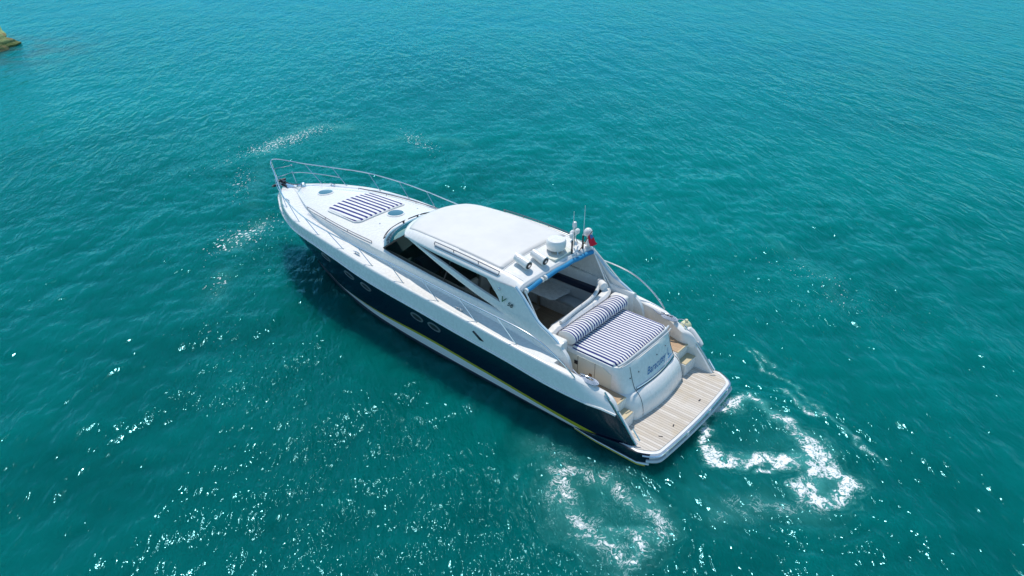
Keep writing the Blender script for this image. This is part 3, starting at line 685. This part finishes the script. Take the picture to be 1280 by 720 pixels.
# helm and cabin under the glass
mb = MB(); mb.prism([(8.2, 1.2), (8.9, 2.25), (9.9, 2.42), (9.9, 1.2)], -1.45, 1.45, axis=1); dash = mb.build('dashboard', DASH, Y_, bev=.05)
mb = MB(); mb.prism([(8.35, 1.95), (8.75, 2.34), (9.0, 2.30), (8.7, 1.9)], .1, 1.2, axis=1); mb.build('instrument_binnacle', NAVYV, dash, bev=.03)
mb = MB(); mb.tube([(8.25+.0*math.cos(t)-.07*math.sin(t), .7+.19*math.cos(t), 1.95+.19*math.sin(t)) for t in np.linspace(0, 2*math.pi, 24, endpoint=False)], .018, 6, closed=True)
mb.tube([(8.25, .52, 1.95), (8.25, .88, 1.95)], .014, 6); mb.tube([(8.25, .7, 1.95), (8.55, .7, 2.0)], .03, 8); mb.build('steering_wheel', BLACK, dash)
for y in (.75, .15, -.95):
    mb = MB(); mb.box((7.35, y, 1.25), (.52, .50, .7)); hs = mb.build('helm_seat', SEAT, Y_, bev=.06)
    mb = MB(); mb.box((7.08, y, 1.78), (.14, .48, .62), 0, -.15); mb.build('backrest', SEAT, hs, bev=.05)
mb = MB(); mb.box((5.9, 1.25, 1.2), (2.2, .5, .62)); mb.build('galley_unit', SOFA, Y_, bev=.03)
mb = MB(); mb.box((8.0, -1.1, 1.45), (1.5, .8, .9)); mb.build('saloon_sofa', SOFA, Y_, bev=.06)
mb = MB(); mb.box((7.6, .1, .905), (3.6, 2.0, .03)); mb.build('saloon_carpet', SOFA, Y_)

# windscreen, side windows
def ws_base(v): y = v*1.56; return Vector((10.48-.60*abs(v)**3.2, y, 2.665-.155*abs(v)**2.2))
def ws_top(v): return Vector((9.52-.50*abs(v)**2.6, v*1.44, 3.16))
mb = MB(); rr = []
for k in range(7):
    t = k/6; rr.append([ws_base(v).lerp(ws_top(v), t)+Vector((.03*math.sin(math.pi*t), 0, .03*math.sin(math.pi*t))) for v in np.linspace(-1, 1, 41)])
mb.grid(rr); mb.build('windscreen', WGLASS, Y_)
mb = MB(); rr = []
for t in np.linspace(0, 1, 10):
    rr.append([(9.25+(ws_base(v).x-.05-9.25)*t, v*1.535, zf(9.25+(ws_base(v).x-.05-9.25)*t, v*1.535)+.015) for v in np.linspace(-1, 1, 31)])
mb.grid(rr); mb.build('dash_top', DASH, dash)
WB = [(9.88, 1.56, 2.51), (9.3, 1.585, 2.455), (8.5, 1.60, 2.41), (7.3, 1.61, 2.335), (6.1, 1.61, 2.285), (4.95, 1.62, 2.24)]
WTp = [(9.02, 1.44, 3.16), (8.6, 1.47, 3.16), (8.0, 1.50, 3.15), (7.0, 1.54, 3.13), (6.0, 1.56, 3.11), (5.2, 1.57, 3.10)]
for side in (1, -1):
    a_ = smooth_path(WB, 6); b_ = smooth_path(WTp, 6)
    if side < 0: a_, b_ = [Vector(p) for p in mirror(a_)], [Vector(p) for p in mirror(b_)]
    mb = MB(); mb.grid([[p.lerp(r_, t) for p, r_ in zip(a_, b_)] for t in (0, .5, 1)]); sw = mb.build('side_window', GLASS, Y_)
    mb = MB(); mb.tube([p+Vector((0, side*.006, 0)) for p in a_], .020, 6)
    i7 = 18; mb.tube([a_[i7]+Vector((0, side*.005, 0)), a_[i7].lerp(b_[i7], .9)+Vector((0, side*.005, 0))], .022, 6)
    mb.build('frame', BLACK, sw)
    mb = MB(); mb.tube([Vector((9.88, side*1.565, 2.52)), Vector((9.45, side*1.51, 2.84)), Vector((9.03, side*1.45, 3.15))], .026, 6); mb.build('windscreen_pillar', BLACK, Y_)
    # arch bar sweeping down over the glass
    low = smooth_path([(9.0, 1.43, 3.13), (8.7, 1.50, 3.09), (8.1, 1.57, 2.96), (7.3, 1.64, 2.77), (6.2, 1.66, 2.47), (5.55, 1.67, 2.33), (4.95, 1.68, 2.20)], 5)
    up_ = smooth_path([(8.98, 1.44, 3.15), (8.6, 1.505, 3.14), (7.95, 1.575, 3.07), (7.05, 1.625, 2.955), (6.15, 1.65, 2.78), (5.55, 1.66, 2.69), (4.95, 1.67, 2.62)], 5)
    if side < 0: low, up_ = [Vector(p) for p in mirror(low)], [Vector(p) for p in mirror(up_)]
    up_ = [p.lerp(r_, .66) for p, r_ in zip(low, up_)]
    o_ = Vector((0, -side*.07, 0)); m_c = [p.lerp(r_, .5)+Vector((0, side*.022*min(1, k/12), 0)) for k, (p, r_) in enumerate(zip(low, up_))]
    mb = MB(); mb.grid([low, m_c, up_, [p+o_ for p in up_], [p+o_ for p in low]], closed_v=True); mb.build('arch_bar', WHITE, Y_, ang=50)
    # swept side fin that carries the aft end of the hardtop
    edge = smooth_path([(4.66, 0, 3.12), (4.42, 0, 2.93), (4.18, 0, 2.70), (3.84, 0, 2.40), (3.45, 0, 2.22), (3.05, 0, 2.00), (2.83, 0, 1.79), (2.72, 0, 1.45), (2.74, 0, 1.10)], 4)
    fwd = smooth_path([(5.66, 0, 3.10), (5.40, 0, 2.86), (5.18, 0, 2.64), (5.05, 0, 2.42), (4.95, 0, 2.22), (4.6, 0, 2.10), (4.1, 0, 1.9), (3.6, 0, 1.5), (3.4, 0, 1.12)], 4)
    def fy(z): return 1.63+.10*max(0, min(1, (3.1-z)/1.2))+.02
    mb = MB(); rows_ = []
    for lay, dy in ((0, .0), (1, -.10)):
        rows_.append([[Vector((p.lerp(r_, t).x, side*(fy(p.lerp(r_, t).z)+dy+(.035*math.sin(math.pi*t) if lay == 0 else 0)), p.lerp(r_, t).z)) for t in (0, .12, .35, .6, .85, 1)] for p, r_ in zip(edge, fwd)])
    for lay in rows_: mb.grid(lay)
    mb.grid([[r_[0] for r_ in rows_[0]], [r_[0] for r_ in rows_[1]]]); mb.grid([[r_[-1] for r_ in rows_[0]], [r_[-1] for r_ in rows_[1]]])
    fin = mb.build('side_fin', WHITE, Y_, ang=40)
    mb = MB(); mb.tube([Vector((p.x-.012, side*(fy(p.z)-.05), p.z)) for p in edge[:20]], .040, 8); mb.build('fin_edge_trim', PALEBLUE, fin)
    mb = MB(); mb.sphere((5.12, side*(fy(2.92)+.04), 2.93), .045, 10, 7); mb.build('navigation_light', CHROME, fin)

# hardtop
def roof_pt(u, v, lift=0):
    Wd = pch([(0, 1.62), (.2, 1.69), (.6, 1.64), (.85, 1.56), (1, 1.46)])(u)
    xf = 9.62-.62*abs(v)**2.6; x = 4.52+.02*abs(v)+(xf-4.52)*u; y = v*Wd
    cr = pch([(0, 3.19), (.12, 3.33), (.5, 3.43), (.85, 3.38), (.97, 3.27), (1, 3.17)])(u)
    ez = pch([(0, 3.04), (.1, 3.07), (.8, 3.12), (1, 3.14)])(u)
    t = max(0, (abs(v)-.80)/.20); z = ez+(cr-ez)*((1-.22*min(abs(v)/.8, 1)**2)*(1-t**2.0)+0)
    return Vector((x, y, z+lift))
vs_ = [-1+2*k/48 for k in range(49)]; vs_ = sorted(set([round(math.copysign(abs(v)**.8, v), 4) for v in vs_]))
us_ = [0, .01, .03]+list(np.linspace(.06, .9, 24))+[.93, .96, .98, .99, 1]
mb = MB(); mb.grid([[roof_pt(u, v) for v in vs_] for u in us_]); roof = mb.build('hardtop', WHITE, Y_, ang=50)
md = roof.modifiers.new('thickness', 'SOLIDIFY'); md.thickness = .07; md.offset = -1
mb = MB(); mb.grid([[roof_pt(u, v, .012) for v in np.linspace(-.80, .80, 30)] for u in np.linspace(.165, .955, 24)])
sr = mb.build('sunroof_panel', HTOP, roof); md = sr.modifiers.new('thickness', 'SOLIDIFY'); md.thickness = .014; md.offset = -1
mb = MB(); mb.tube([roof_pt(.158, v, .006) for v in np.linspace(-.80, .80, 24)], .009, 5)
for s_ in (1, -1): mb.tube([roof_pt(u, s_*.812, .004) for u in np.linspace(.02, .50, 20)], .007, 5)
mb.build('panel_seam', RUB, roof)
for side in (1, -1):
    ps = [roof_pt(u, side*.90) for u in np.linspace(.16, .69, 14)]
    top = [p+Vector((0, side*.0, .075)) for p in ps]; 
    mb = MB(); loop = [ps[0]+Vector((0, side*.03, .02))]+top+[ps[-1]+Vector((0, side*.03, .02))]
    mb.tube(loop, .014, 6); mb.tube([loop[0]]+[roof_pt(u, side*.935, .022) for u in np.linspace(.165, .685, 14)]+[loop[-1]], .011, 6)
    for k in (4, 9): mb.tube([ps[k], top[k]], .012, 6)
    mb.build('grab_rail', RAILM, roof)
# aft lip, rolled blue awning, brackets, posts
mb = MB(); rr = []
for v in np.linspace(-.97, .97, 30):
    p = roof_pt(0, v); rr.append([(p.x+.03, p.y, p.z+.005), (p.x-.05, p.y, p.z-.02), (p.x-.07, p.y, p.z-.07), (p.x-.04, p.y, p.z-.12), (p.x+.08, p.y, p.z-.10)])
mb.grid(rr); mb.build('roof_lip', RUB, roof, ang=60)
for a0, a1 in ((1.40, .84), (.62, -1.50)):
    mb = MB(); mb.tube([(4.44, y, 2.985+.09*(1-(y/1.6)**2)+.01*math.sin(9*y)) for y in np.linspace(a0, a1, 20)], .062, 10)
    mb.build('rolled_awning', BLUE, Y_)
for y in (1.44, .80, .66, -1.53):
    mb = MB(); mb.tube([(4.44, y-.03, 2.985+.09*(1-(y/1.6)**2)), (4.44, y+.03, 2.985+.09*(1-(y/1.6)**2))], .075, 10)
    mb.build('awning_bracket', WHITE, Y_)
for side in (1, -1):
    mb = MB(); mb.tube([(4.42, side*1.50, 3.03), (3.78, side*1.50, 1.98)], .022, 8); mb.build('roof_post', WHITE, Y_)
mb = MB(); mb.tube([(4.50, -1.56, 3.03), (3.70, -1.56, 1.98)], .018, 8); mb.tube([(4.50, -1.62, 3.05), (3.25, -1.70, 2.05)], .02, 8); mb.build('roof_post', WHITE, Y_)

# equipment on the hardtop
def zr(x, y):
    best = min(((abs(roof_pt(u, v).x-x)+abs(roof_pt(u, v).y-y)), roof_pt(u, v).z) for u in np.linspace(0, .4, 25) for v in np.linspace(-.95, .95, 40)); return best[1]
for x, y in ((5.26, .86), (5.10, .36)):
    z0 = zr(x-.2, y)
    hn = MB(); a_ = Vector((x, y, z0+.20)); b_ = Vector((x-.44, y+.03, z0+.10)); hn.tube([a_+(a_-b_)*.06, a_, a_.lerp(b_, .5), b_, b_+(b_-a_)*.02], [.06, .115, .125, .135, .135], 16)
    ho = hn.build('searchlight', WHITE, Y_, ang=50)
    mb = MB(); d_ = (b_-a_).normalized(); mb.tube([b_+d_*.012, b_+d_*.03], .10, 14); mb.build('lens', BLACK, ho)
    mb = MB(); mb.tube([b_+d_*.028, b_+d_*.036], .045, 10); mb.build('bulb', CHROME, ho)
    mb = MB(); mb.tube([(x-.2, y, z0-.01), (x-.2, y, z0+.13)], .03, 8); mb.build('bracket', CHROME, ho)
z0 = zr(4.95, -.40); mb = MB()
mb.tube([(4.92, -.42, z0+z) for z in (.08, .09, .14, .155, .30, .35, .37)], [.22, .26, .265, .275, .275, .24, .12], 28); rad = mb.build('radar_dome', WHITE, Y_, ang=45)
mb = MB()
for dx, dy in ((.16, .14), (-.16, .14), (.16, -.14), (-.16, -.14)): mb.tube([(4.92+dx*1.25, -.42+dy*1.25, z0-.02), (4.92+dx, -.42+dy, z0+.10)], .014, 6)
mb.tube([(4.92+.2*math.cos(t), -.42+.2*math.sin(t), z0+.06) for t in np.linspace(0, 2*math.pi, 16, endpoint=False)], .014, 6, closed=True)
mb.build('bracket', CHROME, rad)
mb = MB(); mb.prism([(4.60, -.78), (4.60, .02), (5.1, .1), (5.25, -.2), (5.25, -.6), (5.1, -.86)], zr(4.75, -.4)-.02, zr(4.75, -.4)+.035); mb.build('radar_plinth', CREAM, Y_, bev=.012)
zr2 = 3.18
for (x, y, h) in ((4.60, -.72, 1.26), (4.58, -1.20, 1.30)):
    zb = zr(x, y); mb = MB(); mb.tube([(x, y, zb), (x, y, zb+.42), (x-.01, y, zb+.44), (x-.02, y, zb+h)], [.020, .020, .010, .006], 8); an = mb.build('antenna', PAD_PLAIN, Y_)
    mb = MB(); mb.tube([(x, y, zb-.01), (x, y, zb+.10)], .032, 8); mb.tube([(x, y, zb+.1), (x, y, zb+.4)], .024, 8); mb.build('base', DARKM, an)
zb = zr(4.9, -.85); mb = MB(); mb.tube([(4.74, -1.0, zb), (4.74, -1.0, zb+.58)], .022, 8); mb.tube([(4.74, -1.2, zb), (4.74, -1.0, zb+.36)], .015, 8)
mb.tube([(4.74, -1.15, zb+.34), (4.74, -.86, zb+.34)], .015, 8); lm_ = mb.build('light_mast', CHROME, Y_)
mb = MB(); mb.tube([(4.74, -1.0, zb+z) for z in (.58, .60, .68, .74, .76)], [.03, .06, .062, .05, .02], 12); mb.build('anchor_light', WHITE, lm_)
mb = MB(); mb.tube([(4.74, -1.15, zb+z) for z in (.34, .38, .46, .49)], [.03, .062, .062, .03], 12); mb.build('gps_receiver', WHITE, lm_)
mb = MB(); mb.tube([(4.74, -.86, zb+z) for z in (.30, .34, .42, .45)], [.03, .055, .055, .03], 12); mb.build('gps_receiver', WHITE, lm_)
for x, y, r_, dz in ((4.62, -1.50, .125, .42), (4.53, -1.50, .12, .15), (4.98, -1.28, .10, .22)):
    zb = zr(x, y); mb = MB(); mb.tube([(x, y, zb+dz+z*r_) for z in (-.75, -.7, 0, .5, .85, 1.0)], [r_*.6, r_*.95, r_, r_*.86, r_*.5, .01], 16); sdm = mb.build('satellite_dome', WHITE, Y_, ang=60)
    mb = MB(); mb.tube([(x, y, zb-.01), (x, y, zb+dz-.7*r_)], .03, 8); mb.build('stem', WHITE, sdm)
mb = MB(); mb.tube([(4.55, -.98, zr(4.55, -.98)), (4.30, -1.22, zr(4.55, -.98)+.62)], .012, 6)
fl = thing('ensign_flag', 'small red flag drooping from its short staff at the aft starboard corner of the hardtop', 'flag')
mb.build('flag_staff', WOOD, fl)
rr = []; zb = zr(4.55, -.98)
for i in range(9):
    u = i/8; row = []
    for j in range(7):
        v = j/6; row.append((4.40-.08*v-.12*u*v-.02, -1.12-.07*v-.14*u, zb+.50-.34*u+.02*math.sin(9*u+5*v)+.10*(v-.5)*(1-u*.2)))
    rr.append(row)
mb = MB(); mb.grid(rr); mb.build('cloth', RED, fl, solid=.003)
rr2 = [[(p[0]-.004, p[1]+.006, p[2]+.004) for p in row[3:]] for row in rr[:4]]; mb = MB(); mb.grid(rr2); mb.build('canton', LETTER, fl, solid=.003)

# foredeck fittings
mb = MB(); rows_ = []
def fp(u, v):
    x = 11.76+1.78*u; hw = 1.05-.09*u
    hw *= 1-.14*max(0, (abs(2*u-1)-.7)/.3)**3
    y = v*hw-.03; x += -.05*(1-v*v)*(1 if u < .5 else -1)*abs(2*u-1)
    ed = math.sqrt(max(0, min(1, (1-abs(v))/.05)*min(1, min(u, 1-u)/.04)))
    ed *= 1-.35*math.exp(-(v/.035)**2)
    return (x, y, zf(x, y)+.006+.065*ed)
for u in sorted(set(list(np.linspace(0, 1, 22))+[.01, .025, .975, .99])): rows_.append([fp(u, v) for v in sorted(set([round(a_, 4) for a_ in list(np.linspace(-1, 1, 47))+[-.99, -.97, .97, .99, -.02, .02, 0]]))])
mb.grid(rows_); mb.build('sun_pad', PAD_F, Y_, ang=60, label='navy and white striped foredeck sun pad')
mb = MB(); hem = [fp(0, v) for v in np.linspace(-.98, .98, 24)]+[fp(u, 1) for u in np.linspace(.02, .98, 16)]+[fp(1, v) for v in np.linspace(.98, -.98, 24)]+[fp(u, -1) for u in np.linspace(.98, .02, 16)]
mb.tube([(p[0], p[1], p[2]+.012) for p in hem], .028, 6, closed=True); mb.build('pad_piping', PAD_PLAIN, Y_)
for x, y, rx, ry in ((14.82, -.03, .25, .25), (11.34, -.22, .26, .26)):
    mb = MB()
    def circ(k, dz): return [(x+rx*k*math.cos(t), y+ry*k*math.sin(t), zf(x+rx*k*math.cos(t), y+ry*k*math.sin(t))+dz) for t in np.linspace(0, 2*math.pi, 28, endpoint=False)]
    mb.grid([circ(1.16, -.005), circ(1.14, .022), circ(1.0, .030), circ(.98, .022)], closed_u=True); hh_ = mb.build('deck_hatch', WHITE, Y_, ang=50)
    mb = MB(); c0 = circ(1.0, .026); mb.add(c0+[(x, y, zf(x, y)+.04)], [(k, (k+1) % 28, 28) for k in range(28)]); mb.build('glass', PORTGLASS, hh_)
for side in (1, -1):
    ps = smooth_path([(14.33, 1.10, 0), (13.4, 1.26, 0), (12.4, 1.40, 0), (11.4, 1.49, 0), (10.48, 1.53, 0)], 6)
    ps = [Vector((p.x, side*p.y, zf(p.x, p.y-.0)+.0)) for p in ps]
    mb = MB(); mb.tube([ps[0]]+[p+Vector((0, 0, .06)) for p in ps]+[ps[-1]], .013, 6); mb.tube([p+Vector((0, side*.06, .01)) for p in ps], .008, 6)
    for k in (8, 16): mb.tube([ps[k], ps[k]+Vector((0, 0, .06))], .011, 6)
    mb.build('grab_rail', RAILM, Y_)
# wipers
def wiper(v0, v1, off):
    mb = MB(); p0, p1 = ws_base(v0), ws_base(v1)
    a_ = [ws_base(v0+(v1-v0)*t)+Vector((.05, 0, .05)) for t in np.linspace(0, 1, 8)]; b_ = [p+Vector((-.08, 0, .06)) for p in a_]
    mb.tube([b_[0]]+a_, .014, 6); mb.tube(b_, .010, 6); mb.tube([a_[-1]+Vector((0, 0, .0)), a_[-1]+Vector((.02, 0, -.10))], .03, 8); mb.build('wiper', DARKM, Y_)
wiper(.82, .10, 0); wiper(-.02, -.28, 0); wiper(-.34, -.98, 0)
# anchor gear
mb = MB(); mb.prism([(16.9, .16), (17.55, .13), (17.75, .08), (17.75, -.08), (17.55, -.13), (16.9, -.16)], 2.09, 2.13); mb.box((17.6, .10, 2.17), (.4, .02, .13)); mb.box((17.6, -.10, 2.17), (.4, .02, .13)); br_ = mb.build('bow_roller', CHROME, Y_, bev=.008)
mb = MB(); mb.tube([(17.10, 0, 2.24), (17.85, 0, 2.18), (17.92, 0, 2.04)], [.028, .035, .04], 8); mb.tube([(17.80, -.24, 1.98), (17.96, -.10, 1.92), (17.98, .10, 1.92), (17.80, .24, 1.98)], [.02, .05, .05, .02], 8)
mb.box((17.42, 0, 2.22), (.30, .10, .10)); mb.tube([(17.5, -.16, 2.25), (17.5, .16, 2.25)], .05, 8); mb.build('anchor', DARKM, br_)
mb = MB(); ps = [(17.1, 0, 2.24), (16.8, -.02, 2.27), (16.5, -.03, 2.34), (16.3, -.04, 2.38)]
for k, p in enumerate(smooth_path(ps, 5)): mb.sphere((p.x, p.y, p.z), .032, 6, 4, (1.3, .6, .7) if k % 2 else (1.2, .9, .4))
mb.build('anchor_chain', DARKM, Y_)
mb = MB(); mb.tube([(16.18, -.05, zf(16.18, 0)), (16.18, -.05, zf(16.18, 0)+.05), (16.18, -.05, zf(16.18, 0)+.13), (16.18, -.05, zf(16.18, 0)+.15)], [.11, .09, .075, .03], 14); mb.tube([(16.18, .06, zf(16.18, 0)+.08), (16.18, .2, zf(16.18, 0)+.08)], .05, 10); mb.build('windlass', CHROME, Y_)
# cleats
def cleat(x, y, z, yaw=0):
    mb = MB(); c_, s_ = math.cos(yaw), math.sin(yaw); T = lambda a_, b_, h: (x+a_*c_-b_*s_, y+a_*s_+b_*c_, z+h)
    mb.tube([T(-.16, 0, .075), T(-.08, 0, .085), T(.08, 0, .085), T(.16, 0, .075)], [.010, .018, .018, .010], 8)
    for k in (-.06, .06): mb.tube([T(k*1.3, 0, 0), T(k, 0, .08)], .016, 8)
    mb.box(T(0, 0, .005), (.24, .06, .015), yaw); mb.build('cleat', CHROME, Y_, ang=50)
for side in (1, -1):
    for x, y in ((10.75, 1.93), (6.35, 1.99), (15.7, .98)): cleat(x, side*y, dl[1](x)+.012, side*-.12 if x > 12 else 0)
for x, y in ((13.9, -1.2), (11.2, -1.05), (11.15, .62)): 
    mb = MB(); mb.sphere((x, y, zf(x, y)+.008), .028, 8, 5, (1, 1, .5)); mb.build('deck_filler_cap', CHROME, Y_)

# bow rail with stanchions
RAIL = [(2.32, 2.12, 1.66), (2.55, 2.15, 1.86), (2.90, 2.18, 2.09), (3.4, 2.20, 2.31), (4.0, 2.20, 2.41), (5.0, 2.19, 2.44), (6.25, 2.16, 2.46), (7.6, 2.14, 2.50), (9.1, 2.12, 2.54), (10.55, 2.12, 2.59), (11.85, 2.12, 2.64), (13.2, 2.02, 2.70), (14.6, 1.70, 2.78), (15.75, 1.20, 2.82), (16.8, .66, 2.88), (17.55, .30, 2.94), (17.80, .12, 2.97)]
half = smooth_path(RAIL, 6); pts = half+smooth_path([half[-1], Vector((17.86, 0, 2.98)), Vector((17.80, -.12, 2.97))], 4)[1:-1]+[Vector((p.x, -p.y, p.z)) for p in half[::-1]]
mb = MB(); mb.tube(pts, .019, 8); rail = mb.build('bow_rail', CHROME, Y_)
BASE = [(15.28, 1.30, 2.2), (13.92, 1.75, 2.22), (12.6, 1.95, 2.21), (11.3, 2.0, 2.16), (9.88, 2.05, 2.08), (8.48, 2.08, 2.01), (7.06, 2.08, 1.95), (5.6, 2.09, 1.87), (4.2, 2.09, 1.78)]
fr_ = line3([(p.x, p.y, p.z) for p in half[6:]])
for side in (1, -1):
    for b_ in BASE:
        tx = b_[0]+.58; mb = MB(); t_ = (tx, side*fr_[0](tx), fr_[1](tx)); mb.tube([(b_[0], side*b_[1], b_[2]-.01), t_], .013, 6)
        mb.tube([(b_[0], side*b_[1], b_[2]-.01), (b_[0]+.01, side*b_[1], b_[2]+.03)], .028, 8); mb.build('stanchion', CHROME, rail)
    mb = MB(); mb.tube(smooth_path([(16.15, side*.86, 2.16), (16.9, side*.50, 2.45), (17.45, side*.26, 2.55), (17.72, side*.14, 2.96)][:1]+[(16.75, side*.62, 2.86)], 2), .013, 6); mb.build('stanchion', CHROME, rail)
mb = MB(); mid = smooth_path([(15.55, 1.22, 2.50), (16.3, .92, 2.52), (16.95, .58, 2.53), (17.3, .34, 2.50)], 4)
mb.tube(mid+[Vector((p.x, -p.y, p.z)) for p in mid[::-1]], .013, 6); mb.tube([(17.62, .22, 2.72), (17.35, -.42, 2.76)], .011, 6); mb.sphere((17.35, -.42, 2.76), .035, 8, 6)
mb.tube([(17.45, .30, 2.55), (17.50, .12, 2.12)], .013, 6); mb.tube([(17.72, .16, 2.95), (17.55, .10, 2.10)], .016, 6)
mb.tube([(17.30, -.38, 2.55), (17.0, -.30, 2.20)], .014, 6)
mb.build('pulpit_lower_rail', CHROME, rail)

# lettering
def text(body, size, o, ux, uy, m_, name, parent, shear=.3, sx=1.0):
    cu = bpy.data.curves.new(name, 'FONT'); cu.body = body; cu.size = size; cu.shear = shear; cu.extrude = .002; cu.align_x = 'CENTER'; cu.offset = .001
    t = bpy.data.objects.new(name, cu); C.objects.link(t); bpy.context.view_layer.update()
    me_ = bpy.data.meshes.new_from_object(t); C.objects.unlink(t); bpy.data.objects.remove(t)
    ux = Vector(ux).normalized(); uy = Vector(uy); uy = (uy-ux*uy.dot(ux)).normalized(); uz = ux.cross(uy)
    o = Vector(o); vs = [o+ux*v.co.x*sx+uy*v.co.y+uz*v.co.z for v in me_.vertices]
    for v, p in zip(me_.vertices, vs): v.co = p
    me_.materials.clear(); me_.materials.append(m_); me_.name = name
    return link(name, me_, parent), uz
# the name on the transom, wrapped to its slope
o_, uz = text('Baracutey  L', .25, (1.285, -.27, 1.215), (0, -1, 0), (.42, 0, 1), LETTER, 'name_lettering', gar, .6, .96)
for v in o_.data.vertices:
    z = v.co.z; y = v.co.y; base = tr_pt(z, y, 0); v.co.x = base[0]-.005
mb = MB(); mb.tube([tr_pt(1.165, y, .004) for y in np.linspace(-.74, -1.0, 6)], .009, 4); mb.build('name_underline', LETTER, gar)
for side in (1,):
    text('V', .27, (5.0, 1.748, 2.60), (-1, 0, -.18), (0, 0, 1), GREENL, 'model_lettering', fin, .3)
    text('58', .18, (4.74, 1.752, 2.56), (-1, 0, -.18), (0, 0, 1), DARKM, 'model_lettering', fin, .3)

# ------------------------------------------------------------------ loose things on board
def coil(name, c, r, label, n=5):
    mb = MB(); ps = []
    for k in range(n*18):
        t = k/18*2*math.pi; rr_ = r*(1-.11*(k/18)); ps.append((c[0]+rr_*1.35*math.cos(t), c[1]+rr_*.62*math.sin(t), c[2]+.018+.012*(k//18)+.006*math.sin(5*t)))
    ps += [(c[0]+.35, c[1]+.02, c[2]+.03), (c[0]+.55, c[1]-.03, c[2]+.07)]
    mb.tube(ps, .018, 6); return tag(mb.build(name, ROPE), label, 'rope', 'mooring lines on the quarters')
coil('mooring_rope', (2.02, 1.90, 1.575), .19, 'blue and white mooring line coiled on the white port quarter, nearest the camera')
coil('mooring_rope', (2.02, -1.90, 1.575), .19, 'blue and white mooring line coiled on the far quarter beside the cream fender')
for side in (1, -1): cleat(2.15, side*1.90, 1.59, 0)
fe = thing('fender', 'round cream fender hanging outside the far stern quarter', 'fender', (0, 0, 0), 'fenders on the far quarter')
mb = MB(); mb.sphere((1.72, -2.33, 1.22), .17, 16, 10, (1, 1, 1.1)); mb.tube([(1.72, -2.33, 1.38), (1.72, -2.33, 1.45)], .045, 8); mb.build('ball', FEND, fe)
mb = MB(); mb.tube([(1.72, -2.33, 1.44), (1.80, -2.1, 1.54), (1.9, -1.95, 1.56)], .010, 5); mb.build('lanyard', ROPE, fe)
fe = thing('fender', 'white sausage fender lying along the outside of the far stern wing', 'fender', (0, 0, 0), 'fenders on the far quarter')
mb = MB(); mb.tube([(1.55, -2.12, 1.36), (1.52, -2.13, 1.33), (1.44, -2.14, 1.26), (1.18, -2.14, 1.02), (1.10, -2.13, .95), (1.07, -2.12, .93)], [.03, .09, .11, .11, .09, .03], 14); mb.build('body', WHITE, fe)
mb = MB(); mb.tube([(1.56, -2.12, 1.37), (1.75, -2.0, 1.52)], .010, 5); mb.build('lanyard', ROPE, fe)
mb = MB(); mb.tube([(3.82, -1.28, 2.17), (3.83, -1.28, 2.17), (4.08, -1.42, 2.17), (4.09, -1.42, 2.17)], [.08, .125, .125, .08], 16)
tag(mb.build('rolled_towel', PAD_PLAIN), 'white rolled towel lying on the cockpit coaming forward of the striped bolster', 'towel')

rock('boulder', (66.6, -4.6, .2), (2.9, 2.5, 1.85), 3, 'large pale lichened rock with orange patches at the left edge of the picture, uppermost', R1, .4)
rock('boulder', (64.4, -5.2, -.1), (2.1, 1.8, .95), 5, 'brown and olive rock sloping to a point in the water beside the large pale rock', R1, 1.0)
rock('boulder', (62.7, -4.5, -.15), (1.5, 1.5, .6), 8, 'low bright green mossy rock in front of the larger rocks', R2, .2)
